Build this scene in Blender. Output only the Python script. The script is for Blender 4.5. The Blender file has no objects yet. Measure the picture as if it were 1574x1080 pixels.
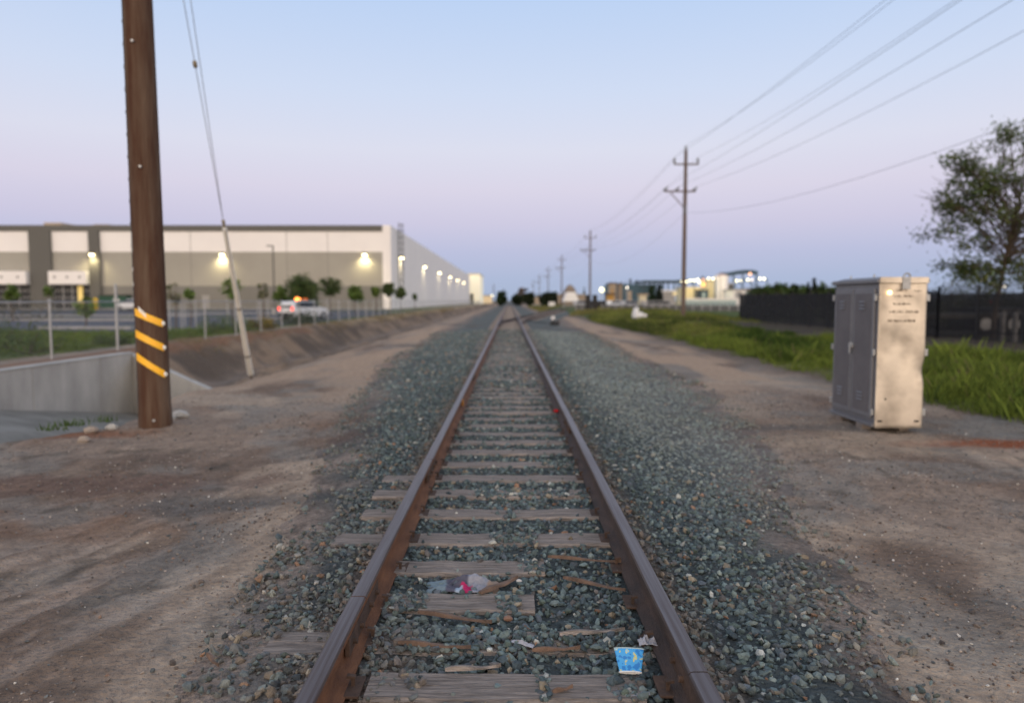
import bpy, math, random
import numpy as np
from mathutils import Vector, Matrix
random.seed(7); RNG = np.random.default_rng(11)
R = math.radians
scene = bpy.context.scene
col = scene.collection

# ------------------------------------------------------------------ camera
PITCH, YAW, HC, FPX = R(4.06), R(0.21), 1.5, 1100.0
cam_d = bpy.data.cameras.new('camera'); cam = bpy.data.objects.new('camera', cam_d); col.objects.link(cam)
cam.location = (0, 0, HC); cam.rotation_euler = (R(90) - PITCH, 0, -YAW)
cam_d.sensor_width = 36; cam_d.lens = 36 * FPX / 1574; cam_d.sensor_fit = 'HORIZONTAL'
cam_d.clip_start = 0.05; cam_d.clip_end = 9000
cam_d.dof.use_dof = True; cam_d.dof.focus_distance = 3.6; cam_d.dof.aperture_fstop = 1.12
scene.camera = cam

# ------------------------------------------------------------------ world: clear dusk sky, afterglow behind the camera
world = bpy.data.worlds.new('World'); scene.world = world; world.use_nodes = True
wn, wl = world.node_tree.nodes, world.node_tree.links
wn.clear()
wout = wn.new('ShaderNodeOutputWorld')
def s2l(c): return tuple(((v / 255) / 12.92 if v <= 10 else (((v / 255) + 0.055) / 1.055) ** 2.4) for v in c)
tc = wn.new('ShaderNodeTexCoord'); sep = wn.new('ShaderNodeSeparateXYZ'); wl.new(tc.outputs['Generated'], sep.inputs[0])
ramp = wn.new('ShaderNodeValToRGB'); wl.new(sep.outputs['Z'], ramp.inputs[0])
stops = [(-0.02, (120, 118, 118)), (0.0, (166, 184, 212)), (0.03, (167, 184, 218)), (0.065, (180, 187, 222)),
         (0.105, (201, 197, 225)), (0.15, (215, 209, 230)), (0.20, (218, 219, 237)), (0.27, (207, 218, 242)),
         (0.38, (187, 209, 243)), (0.6, (182, 202, 236)), (1.0, (196, 206, 226))]
el = ramp.color_ramp.elements
while len(el) > 1: el.remove(el[-1])
el[0].position = 0; el[0].color = (*s2l(stops[1][1]), 1)
for p, c in stops[2:]:
    e = el.new(p); e.color = (*s2l(c), 1)
# warm afterglow low in the sky on the side the camera looks away from
def wmath(op, a, b=None, clamp=False):
    n = wn.new('ShaderNodeMath'); n.operation = op; n.use_clamp = clamp
    for i, v in enumerate((a, b)):
        if v is None: continue
        if isinstance(v, (int, float)): n.inputs[i].default_value = v
        else: wl.new(v, n.inputs[i])
    return n.outputs[0]
back = wmath('MULTIPLY', sep.outputs['Y'], -1.0, True)
back = wmath('POWER', back, 0.8)
lowz = wmath('SUBTRACT', 1.0, wmath('MULTIPLY', wmath('ABSOLUTE', sep.outputs['Z']), 1.15), True)
glow = wmath('MULTIPLY', back, lowz)
gcol = wn.new('ShaderNodeMix'); gcol.data_type = 'RGBA'
wl.new(glow, gcol.inputs[0]); wl.new(ramp.outputs[0], gcol.inputs[6]); gcol.inputs[7].default_value = (3.7, 2.95, 2.25, 1)
grad = wn.new('ShaderNodeBackground'); grad.inputs[1].default_value = 0.97; wl.new(gcol.outputs[2], grad.inputs[0])
sky = wn.new('ShaderNodeTexSky'); sky.sky_type = 'NISHITA'; sky.sun_disc = False
sky.sun_elevation = R(3); sky.sun_rotation = R(188)
nb = wn.new('ShaderNodeBackground'); nb.inputs[1].default_value = 0.02; wl.new(sky.outputs[0], nb.inputs[0])
add = wn.new('ShaderNodeAddShader'); wl.new(grad.outputs[0], add.inputs[0]); wl.new(nb.outputs[0], add.inputs[1])
wl.new(add.outputs[0], wout.inputs[0])

sun_d = bpy.data.lights.new('sun', 'SUN'); sun_d.energy = 0.3; sun_d.angle = R(20); sun_d.color = (1.0, 0.84, 0.7)
sun = bpy.data.objects.new('sun', sun_d); col.objects.link(sun)
sun.rotation_euler = (R(87), 0, R(-8))        # low in the west, behind the camera
scene.view_settings.view_transform = 'Standard'; scene.view_settings.look = 'None'
scene.view_settings.exposure = 0; scene.view_settings.gamma = 1

# ------------------------------------------------------------------ helpers
def at(px, py=None, d=None, z=None):
    """a point of the place that the photo shows at pixel (px,py), at distance d along the track or at height z"""
    sx = (px - 787) / FPX; sy = -((540 if py is None else py) - 540) / FPX
    cp, sp = math.cos(PITCH), math.sin(PITCH)
    v = Vector((sx, cp + sy * sp, -sp + sy * cp))
    v = Matrix.Rotation(-YAW, 3, 'Z') @ v
    t = (d / v.y) if d is not None else (z - HC) / v.z
    return Vector((v.x * t, v.y * t, HC + v.z * t))

ORG = {}
def tag(o, label=None, cat=None, group=None, kind=None):
    if label: o['label'] = label
    if cat: o['category'] = cat
    if group: o['group'] = group
    if kind: o['kind'] = kind
    return o
def empty(name, loc, label, cat, group=None, rz=0):
    o = bpy.data.objects.new(name, None); col.objects.link(o); o.location = loc; o.rotation_euler = (0, 0, rz)
    o.empty_display_size = 0.2
    ORG[o.name] = Vector(loc) if rz == 0 else Vector((0, 0, 0))
    return tag(o, label, cat, group)
def part(parent, label): parent['label'] = label; return parent

class MB:
    def __init__(s): s.v = []; s.f = []; s.m = []; s.mi = 0
    def add(s, vs, fs):
        n = len(s.v); s.v += [tuple(v) for v in vs]; s.f += [tuple(i + n for i in f) for f in fs]; s.m += [s.mi] * len(fs); return s
    def box(s, c, d, rot=None, taper=1.0):
        x, y, z = d[0] / 2, d[1] / 2, d[2] / 2
        vs = [Vector((sx * x * (taper if sz > 0 else 1), sy * y * (taper if sz > 0 else 1), sz * z)) for sz in (-1, 1) for sy in (-1, 1) for sx in (-1, 1)]
        if rot: 
            m = Matrix.Rotation(rot[2], 3, 'Z') @ Matrix.Rotation(rot[1], 3, 'Y') @ Matrix.Rotation(rot[0], 3, 'X'); vs = [m @ v for v in vs]
        c = Vector(c)
        return s.add([v + c for v in vs], [(0, 2, 3, 1), (4, 5, 7, 6), (0, 1, 5, 4), (2, 6, 7, 3), (0, 4, 6, 2), (1, 3, 7, 5)])
    def bb(s, x0, x1, y0, y1, z0, z1): return s.box(((x0 + x1) / 2, (y0 + y1) / 2, (z0 + z1) / 2), (abs(x1 - x0), abs(y1 - y0), abs(z1 - z0)))
    def tube(s, pts, r, n=8, cap=True):
        pts = [Vector(p) for p in pts]; rs = r if isinstance(r, (list, tuple)) else [r] * len(pts)
        vs = []; fs = []
        u = None
        for i, p in enumerate(pts):
            t = (pts[min(i + 1, len(pts) - 1)] - pts[max(i - 1, 0)]).normalized()
            if u is None: u = t.orthogonal().normalized()
            u = (u - t * u.dot(t)).normalized()
            w = t.cross(u)
            for k in range(n):
                a = 2 * math.pi * k / n; vs.append(p + (u * math.cos(a) + w * math.sin(a)) * rs[i])
        for i in range(len(pts) - 1):
            for k in range(n):
                a, b = i * n + k, i * n + (k + 1) % n; fs.append((a, b, b + n, a + n))
        if cap: fs.append(tuple(range(n - 1, -1, -1))); fs.append(tuple((len(pts) - 1) * n + k for k in range(n)))
        return s.add(vs, fs)
    def prism(s, prof, p0, p1, flip=False):
        """extrude closed profile of (x,z) along y from p0 to p1"""
        n = len(prof); vs = [(x, p0, z) for x, z in prof] + [(x, p1, z) for x, z in prof]
        fs = [(i, (i + 1) % n, (i + 1) % n + n, i + n) for i in range(n)] + [tuple(range(n - 1, -1, -1)), tuple(range(n, 2 * n))]
        return s.add(vs, fs)
    def sphere(s, c, r, nu=10, nv=6, sq=(1, 1, 1), jit=0):
        vs = []; fs = []
        for j in range(nv + 1):
            th = math.pi * j / nv
            for i in range(nu):
                ph = 2 * math.pi * i / nu; k = 1 + (random.uniform(-jit, jit) if jit else 0)
                vs.append((c[0] + r * sq[0] * k * math.sin(th) * math.cos(ph), c[1] + r * sq[1] * k * math.sin(th) * math.sin(ph), c[2] + r * sq[2] * k * math.cos(th)))
        for j in range(nv):
            for i in range(nu): a, b = j * nu + i, j * nu + (i + 1) % nu; fs.append((a, a + nu, b + nu, b))
        return s.add(vs, fs)
    def build(s, name, mat, parent=None, smooth=False, bevel=0, loc=None, seg=2):
        me = bpy.data.meshes.new(name)
        off = ORG.get(parent.name, Vector()) if parent else (Vector(loc) if loc is not None else Vector())
        me.from_pydata([(v[0] - off[0], v[1] - off[1], v[2] - off[2]) for v in s.v], [], s.f)
        mats = mat if isinstance(mat, (list, tuple)) else [mat]
        for m in mats: me.materials.append(m)
        if len(mats) > 1: me.polygons.foreach_set('material_index', s.m)
        if smooth:
            me.polygons.foreach_set('use_smooth', [True] * len(s.f))
            try: me.set_sharp_from_angle(angle=R(40))
            except Exception: pass
        me.validate(); me.update()
        o = bpy.data.objects.new(name, me); col.objects.link(o)
        if parent: o.parent = parent; ORG[o.name] = off
        elif loc is not None: o.location = loc; ORG[o.name] = Vector(loc)
        if bevel:
            b = o.modifiers.new('bevel', 'BEVEL'); b.width = bevel; b.segments = seg; b.limit_method = 'ANGLE'
        return o

def np_obj(name, V, F, mat, C=None, parent=None, smooth=False, loc=None):
    me = bpy.data.meshes.new(name); off = np.array(ORG.get(parent.name, (0, 0, 0)) if parent else (loc or (0, 0, 0)), dtype=float)
    V = V - off; k = F.shape[1]
    me.vertices.add(len(V)); me.vertices.foreach_set('co', V.astype(np.float32).ravel())
    me.loops.add(F.size); me.loops.foreach_set('vertex_index', F.astype(np.int32).ravel())
    me.polygons.add(len(F)); me.polygons.foreach_set('loop_start', np.arange(0, F.size, k, dtype=np.int32))
    if smooth: me.polygons.foreach_set('use_smooth', np.ones(len(F), bool))
    else: me.polygons.foreach_set('use_smooth', np.zeros(len(F), bool))
    me.update(calc_edges=True)
    if C is not None:
        a = me.color_attributes.new('Col', 'FLOAT_COLOR', 'POINT')
        C4 = np.ones((len(V), 4), np.float32); C4[:, :3] = C; a.data.foreach_set('color', C4.ravel())
    me.materials.append(mat)
    o = bpy.data.objects.new(name, me); col.objects.link(o)
    if parent: o.parent = parent; ORG[o.name] = Vector(off)
    elif loc: o.location = loc
    return o

def copy_tree(o, parent=None):
    c = o.copy(); col.objects.link(c); c.parent = parent
    for ch in o.children: copy_tree(ch, c)
    return c

# numpy value noise
def _h(ix, iy, s):
    n = (ix.astype(np.int64) * 374761393 + iy.astype(np.int64) * 668265263 + s * 1442695041) & 0x7fffffff
    n = ((n ^ (n >> 13)) * 1274126177) & 0x7fffffff
    return ((n ^ (n >> 16)) & 0xffff) / 65535.0
def vn(x, y, s=0):
    x = np.asarray(x, float); y = np.asarray(y, float)
    ix, iy = np.floor(x), np.floor(y); fx, fy = x - ix, y - iy
    fx = fx * fx * (3 - 2 * fx); fy = fy * fy * (3 - 2 * fy)
    a, b, c, d = _h(ix, iy, s), _h(ix + 1, iy, s), _h(ix, iy + 1, s), _h(ix + 1, iy + 1, s)
    return (a * (1 - fx) + b * fx) * (1 - fy) + (c * (1 - fx) + d * fx) * fy
def fbm(x, y, s=0, o=4):
    t = 0; a = .5; m = 0
    for k in range(o): t = t + a * vn(x * 2 ** k, y * 2 ** k, s + k * 17); m += a; a *= .5
    return t / m
def sst(a, b, x): t = np.clip((x - a) / (b - a), 0, 1); return t * t * (3 - 2 * t)

# ------------------------------------------------------------------ materials
def mat(name, c, rough=0.7, metal=0.0, c2=None, scale=4.0, bump=0.0, bscale=None, attr=False, emit=0, spec=0.3, stretch=None, detail=6, contrast=(0.35, 0.65), trans=0):
    m = bpy.data.materials.new(name); m.use_nodes = True; n, l = m.node_tree.nodes, m.node_tree.links
    b = n['Principled BSDF']; b.inputs['Roughness'].default_value = rough; b.inputs['Metallic'].default_value = metal
    b.inputs['Specular IOR Level'].default_value = spec
    b.inputs['Base Color'].default_value = (*c, 1)
    src = None
    co = n.new('ShaderNodeTexCoord'); mp = n.new('ShaderNodeMapping'); l.new(co.outputs['Object'], mp.inputs[0])
    if stretch: mp.inputs['Scale'].default_value = stretch
    if c2 is not None:
        nz = n.new('ShaderNodeTexNoise'); nz.inputs['Scale'].default_value = scale; nz.inputs['Detail'].default_value = detail
        nz.inputs['Roughness'].default_value = 0.65
        l.new(mp.outputs[0], nz.inputs[0])
        rp = n.new('ShaderNodeValToRGB'); rp.color_ramp.elements[0].position = contrast[0]; rp.color_ramp.elements[1].position = contrast[1]
        rp.color_ramp.elements[0].color = (*c, 1); rp.color_ramp.elements[1].color = (*c2, 1)
        l.new(nz.outputs['Fac'], rp.inputs[0]); src = rp.outputs[0]
    if attr:
        at_ = n.new('ShaderNodeAttribute'); at_.attribute_name = 'Col'
        if src is not None:
            mx = n.new('ShaderNodeMix'); mx.data_type = 'RGBA'; mx.blend_type = 'MULTIPLY'; mx.inputs[0].default_value = 1
            l.new(at_.outputs['Color'], mx.inputs[6]); l.new(src, mx.inputs[7]); src = mx.outputs[2]
        else: src = at_.outputs['Color']
    if src is not None: l.new(src, b.inputs['Base Color'])
    if bump:
        nz2 = n.new('ShaderNodeTexNoise'); nz2.inputs['Scale'].default_value = bscale or scale * 4; nz2.inputs['Detail'].default_value = 8
        l.new(mp.outputs[0], nz2.inputs[0])
        bp = n.new('ShaderNodeBump'); bp.inputs['Strength'].default_value = min(1, bump); bp.inputs['Distance'].default_value = 0.02 * max(1, bump)
        l.new(nz2.outputs['Fac'], bp.inputs['Height']); l.new(bp.outputs[0], b.inputs['Normal'])
    if emit:
        b.inputs['Emission Color'].default_value = (*c, 1); b.inputs['Emission Strength'].default_value = emit
    if trans:
        b.inputs['Transmission Weight'].default_value = trans
    return m

M = {}
M['ground'] = mat('ground_dirt', (1.76, 1.72, 1.56), 0.95, c2=(0.95, 0.935, 0.88), scale=13, bump=2.6, bscale=30, attr=True, spec=0.1, detail=10, contrast=(0.3, 0.72))
M['bed'] = mat('ballast_fines', (1.25, 1.25, 1.25), 0.95, c2=(0.5, 0.5, 0.5), scale=26, bump=2.5, bscale=34, attr=True, spec=0.1, detail=8, contrast=(0.32, 0.7))
M['stone'] = mat('ballast_stone', (1.5, 1.52, 1.5), 0.85, c2=(1.0, 1.0, 1.0), scale=40, bump=0.5, bscale=90, attr=True, spec=0.25)
M['rail_rust'] = mat('rail_rust', (0.105, 0.048, 0.026), 0.8, c2=(0.2, 0.092, 0.045), scale=6, bump=0.5, bscale=60, stretch=(3, 0.7, 3))
M['rail_dark'] = mat('rail_dark', (0.045, 0.034, 0.03), 0.75, c2=(0.085, 0.056, 0.044), scale=6, bump=0.5, bscale=60, stretch=(3, 0.7, 3))
M['rail_head'] = mat('rail_head', (0.17, 0.145, 0.14), 0.4, 0.7, c2=(0.1, 0.07, 0.06), scale=2, stretch=(30, 0.5, 8), bump=0.15, bscale=50)
M['tie'] = mat('tie_wood', (0.4, 0.345, 0.305), 0.9, c2=(0.17, 0.148, 0.132), scale=5, bump=1.4, bscale=12, stretch=(0.8, 12, 6), spec=0.1)
M['iron'] = mat('rusty_iron', (0.055, 0.038, 0.03), 0.85, c2=(0.1, 0.062, 0.045), scale=12, bump=0.4)
M['pole'] = mat('pole_wood', (0.072, 0.035, 0.023), 0.9, c2=(0.15, 0.108, 0.078), scale=1.6, bump=1.2, bscale=9, stretch=(5, 5, 0.45), spec=0.1, contrast=(0.36, 0.74))
M['far_pole'] = mat('weathered_pole', (0.1, 0.07, 0.055), 0.9, c2=(0.17, 0.13, 0.11), scale=2, stretch=(6, 6, .4))
M['galv'] = mat('galvanised', (0.42, 0.43, 0.44), 0.5, 0.6, c2=(0.32, 0.33, 0.34), scale=20)
M['wire'] = mat('wire', (0.1, 0.105, 0.115), 0.5, 0.5)
M['guard'] = mat('guard_plastic', (0.82, 0.8, 0.74), 0.6, c2=(0.72, 0.7, 0.63), scale=6, stretch=(1, 1, .3))
M['porcelain'] = mat('insulator', (0.16, 0.17, 0.18), 0.25)
M['strain'] = mat('strain_insulator', (0.3, 0.25, 0.17), 0.4)
M['yellow'] = mat('yellow_reflector', (1.0, 0.52, 0.02), 0.3, spec=0.6, c2=(0.62, 0.3, 0.02), scale=22, contrast=(.55, .8))
M['white'] = mat('white_paint', (0.75, 0.75, 0.74), 0.5)
M['silver'] = mat('white_tip', (0.7, 0.7, 0.68), 0.4)
M['concrete'] = mat('concrete', (0.48, 0.465, 0.43), 0.9, c2=(0.3, 0.29, 0.27), scale=1.4, bump=0.35, bscale=24, stretch=(1, 1, .45), contrast=(0.3, 0.75), spec=0.15)
M['concrete_wet'] = mat('stained_concrete', (0.15, 0.142, 0.122), 0.95, c2=(0.24, 0.228, 0.2), scale=1.2, bump=0.3, bscale=22)
M['asphalt'] = mat('asphalt', (0.06, 0.064, 0.076), 0.9, c2=(0.08, 0.084, 0.096), scale=.5, bump=0.3, bscale=60)
M['kerb'] = mat('kerb_concrete', (0.34, 0.33, 0.32), 0.85, c2=(0.26, 0.255, 0.25), scale=2)
M['wall_white'] = mat('wall_white_paint', (0.84, 0.815, 0.79), 0.85, c2=(0.79, 0.765, 0.745), scale=.15, bump=0.1)
M['wall_beige'] = mat('wall_beige_paint', (0.36, 0.345, 0.30), 0.85, c2=(0.32, 0.305, 0.265), scale=.15)
M['wall_taupe'] = mat('wall_taupe_paint', (0.2, 0.193, 0.178), 0.85, c2=(0.175, 0.17, 0.155), scale=.15)
M['wall_dark'] = mat('wall_dark_paint', (0.125, 0.122, 0.112), 0.85)
M['cream'] = mat('cream_wall', (0.62, 0.57, 0.42), 0.85, c2=(0.55, 0.5, 0.37), scale=.3)
M['glass'] = mat('dark_glass', (0.015, 0.018, 0.024), 0.25, spec=0.25)
M['frame'] = mat('window_frame', (0.35, 0.36, 0.38), 0.4, 0.5)
M['lamp'] = mat('lamp_glow', (1.0, 0.83, 0.45), 0.4, emit=16)
M['lampw'] = mat('lamp_glow_white', (1.0, 0.9, 0.56), 0.4, emit=6)
M['lampo'] = mat('lamp_glow_orange', (1.0, 0.5, 0.26), 0.4, emit=3)
M['amber'] = mat('amber_glow', (1.0, 0.25, 0.04), 0.4, emit=6)
M['tail'] = mat('tail_glow', (1.0, 0.06, 0.03), 0.4, emit=2.4)
M['redlamp'] = mat('red_glow', (1.0, 0.03, 0.03), 0.4, emit=2.5)
M['black'] = mat('black_metal', (0.016, 0.016, 0.018), 0.6)
M['rubber'] = mat('rubber', (0.02, 0.02, 0.02), 0.85)
M['carwhite'] = mat('car_paint_white', (0.66, 0.68, 0.7), 0.3, spec=0.5)
M['cab_grey'] = mat('cabinet_grey', (0.18, 0.182, 0.198), 0.5, 0.3, c2=(0.215, 0.217, 0.232), scale=3, bump=0.1)
M['leaf'] = mat('leaf', (1, 1, 1), 0.7, c2=(0.7, 0.7, 0.7), scale=3, attr=True, spec=0.2)
M['bark'] = mat('bark', (0.06, 0.045, 0.035), 0.9, c2=(0.11, 0.085, 0.065), scale=8, bump=0.6, stretch=(1, 1, .3))
M['grass'] = mat('grass_blade', (1, 1, 1), 0.75, c2=(0.75, 0.75, 0.75), scale=1, attr=True, spec=0.15)
M['bluesteel'] = mat('blue_steel', (0.045, 0.08, 0.105), 0.6, c2=(0.07, 0.11, 0.14), scale=.6)
M['tan'] = mat('tan_paint', (0.42, 0.34, 0.26), 0.8, c2=(0.34, 0.27, 0.2), scale=1)
M['gold'] = mat('machine_yellow', (0.42, 0.24, 0.06), 0.6)
M['green'] = mat('dark_green_paint', (0.02, 0.07, 0.045), 0.6)
M['mound'] = mat('mound_gravel', (0.27, 0.22, 0.17), 0.95, c2=(0.2, 0.16, 0.13), scale=.8, bump=0.5)
M['paleblue'] = mat('pale_blue_paint', (0.45, 0.55, 0.55), 0.6, c2=(0.35, 0.46, 0.48), scale=.3)
M['splinter'] = mat('splinter_wood', (0.21, 0.135, 0.095), 0.9, c2=(0.1, 0.07, 0.055), scale=8, stretch=(1, 1, 1), bump=0.6)
M['rock'] = mat('pale_rock', (0.36, 0.3, 0.24), 0.9, c2=(0.25, 0.21, 0.18), scale=9, bump=0.7)

def screen_mat(name, c, alpha, diamond=0, wire=0.12):
    m = mat(name, c, 0.8); n, l = m.node_tree.nodes, m.node_tree.links; b = n['Principled BSDF']
    co = n.new('ShaderNodeTexCoord')
    if diamond:
        mp = n.new('ShaderNodeSeparateXYZ'); l.new(co.outputs['Object'], mp.inputs[0])
        outs = []
        for sg in (1, -1):
            hx = n.new('ShaderNodeMath'); hx.operation = 'ADD'; l.new(mp.outputs['X'], hx.inputs[0]); l.new(mp.outputs['Y'], hx.inputs[1])
            sm = n.new('ShaderNodeMath'); sm.operation = 'MULTIPLY_ADD'; l.new(mp.outputs['Z'], sm.inputs[0]); sm.inputs[1].default_value = sg; l.new(hx.outputs[0], sm.inputs[2])
            sc = n.new('ShaderNodeMath'); sc.operation = 'DIVIDE'; l.new(sm.outputs[0], sc.inputs[0]); sc.inputs[1].default_value = diamond
            fr = n.new('ShaderNodeMath'); fr.operation = 'FRACT'; l.new(sc.outputs[0], fr.inputs[0])
            lt = n.new('ShaderNodeMath'); lt.operation = 'LESS_THAN'; l.new(fr.outputs[0], lt.inputs[0]); lt.inputs[1].default_value = wire
            outs.append(lt.outputs[0])
        mx = n.new('ShaderNodeMath'); mx.operation = 'MAXIMUM'; l.new(outs[0], mx.inputs[0]); l.new(outs[1], mx.inputs[1])
        l.new(mx.outputs[0], b.inputs['Alpha'])
    else:
        nz = n.new('ShaderNodeTexNoise'); nz.inputs['Scale'].default_value = 0.9; l.new(co.outputs['Object'], nz.inputs[0])
        mr = n.new('ShaderNodeMapRange'); l.new(nz.outputs['Fac'], mr.inputs[0]); mr.inputs[1].default_value = .35; mr.inputs[2].default_value = .65
        mr.inputs[3].default_value = alpha[0]; mr.inputs[4].default_value = alpha[1]; l.new(mr.outputs[0], b.inputs['Alpha'])
    return m
M['chain'] = screen_mat('chain_link', (0.4, 0.41, 0.42), None, 0.055, 0.032)
M['screen'] = screen_mat('black_screen', (0.012, 0.012, 0.014), (0.8, 0.95))
M['screen_thin'] = screen_mat('black_screen_thin', (0.013, 0.013, 0.015), (0.5, 0.78))

# ------------------------------------------------------------------ terrain
def lip(y): return -np.interp(y, [0, 8, 9.5, 10.6, 12.2, 14, 17, 21, 60], [7.3, 7.1, 6.6, 5.75, 5.8, 6.5, 6.9, 7.1, 7.1])
def bed_l(y): return np.interp(y, [2, 3.2, 4.6, 6.2, 8.3, 14, 20, 52, 3000], [1.1, 1.15, 1.3, 1.5, 1.85, 2.8, 3.4, 4.3, 4.3])
def bed_r(y): return np.interp(y, [2, 3.2, 5.9, 8.3, 14, 34, 60, 80, 100, 3000], [1.5, 1.65, 2.25, 3.0, 3.9, 4.3, 5.0, 5.8, 4.5, 4.3])
def sid(y):   # lateral offset of the siding's centre line
    y = np.asarray(y, float); c = np.clip(y - 45, 0, None)
    return np.where(c < 16.5, c ** 2 / 264.0, 1.031 + .125 * (c - 16.5))
def gz(x, y):
    x = np.asarray(x, float); y = np.asarray(y, float); a = np.abs(x)
    z = -0.235 - 0.115 * sst(1.5, 3.2, a)
    # the right verge rises gently to the fence
    z = np.where(x > 5, -0.35 + 0.35 * sst(6.5, 13, x) + 0.15 * sst(12, 14.5, x) * sst(45, 60, y), z)
    # the channel and the ditch on the left
    L = -lip(y)
    near = sst(21.5, 19.5, y)
    zc = -0.35 - .3 * sst(13, 19, y) * sst(5.4, 7, a) - (2.3 + .35) * sst(L, L + 1.5, a)
    top = 11.35
    zd = np.where(a < 9.3, -0.35 - 0.82 * sst(5.2, 9.5, a), -1.17 + 1.17 * sst(9.5, top, a))
    zn = np.where(a > 10.8, 0.0, zc)
    zl = near * zn + (1 - near) * zd
    zl = np.where(a > 10.8, np.where(y < 20, 0.0, zl), zl)
    ylot = 0.0 - 0.2 * sst(13, 17, a) * sst(30, 38, y) + 0.3 * sst(80, 112, y) * sst(13, 17, a)
    zl = np.where(a > top, ylot, zl)
    z = np.where(x < -5.0, zl, z)
    fade = sst(500, 260, y)
    z = z * fade + np.where(a < 5, z, -0.1) * (1 - fade)
    und = (fbm(x * .5, y * .5, 3) - .5) * .10 + (fbm(x * 2.2, y * 2.2, 5) - .5) * .05 + (fbm(x * 9, y * 9, 9, 3) - .5) * .022
    soft = np.clip((a - 1.4) / 1.2, 0.15, 1) * np.clip((300 - y) / 200, 0, 1)
    soft = np.where((x < -10.5) & (y < 22), soft * .4, soft)
    und = und + (fbm(x * .7, y * 1.1, 12) - .5) * .22 * ((x < -8) & (x > -11.4) & (y > 21.5))
    rough = 1 + 1.8 * ((x < -7.3) & (x > -11.4) & (y > 21))
    rut = (fbm((x * .95 - y * .31) * 9 + 1.5 * fbm(x, y, 44), (x * .31 + y * .95) * .6, 41, 5) - .5) * .055 * sst(-1.3, -2.4, x) * sst(8.5, 6, y) * (x > -7)
    mound = .07 * np.exp(-((x + 5.15) ** 2 + (y - 10.35) ** 2) / .14)
    return z + und * soft * rough + rut + mound
def gz1(x, y): return float(gz(np.array([x]), np.array([y]))[0])

def grow(a, step, k, end):
    out = []; v = a
    while abs(v) < abs(end): v += step; step *= k; out.append(v)
    return out
xs = [-v for v in grow(7.5, .07, 1.012, 14)]; xs = sorted(set([-v for v in grow(14, .3, 1.12, 4000)] + xs + list(np.arange(-7.5, 7.5, .06)) + grow(7.5, .07, 1.05, 4000)))
ys = [-3000, -600, -120, -30, -8, -2, 0.5] + list(np.arange(1.2, 14, .06)) + grow(14, .07, 1.02, 5000)
xs = np.array(xs); ys = np.array(ys)
X, Y = np.meshgrid(xs, ys)
Z = gz(X, Y)
nx, ny = len(xs), len(ys)
V = np.stack([X, Y, Z], -1).reshape(-1, 3)
ii, jj = np.meshgrid(np.arange(nx - 1), np.arange(ny - 1)); b0 = (jj * nx + ii).ravel()
F = np.stack([b0, b0 + 1, b0 + nx + 1, b0 + nx], -1)
def mixc(a, b, t): return a * (1 - t[..., None]) + np.array(b) * t[..., None]
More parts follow.
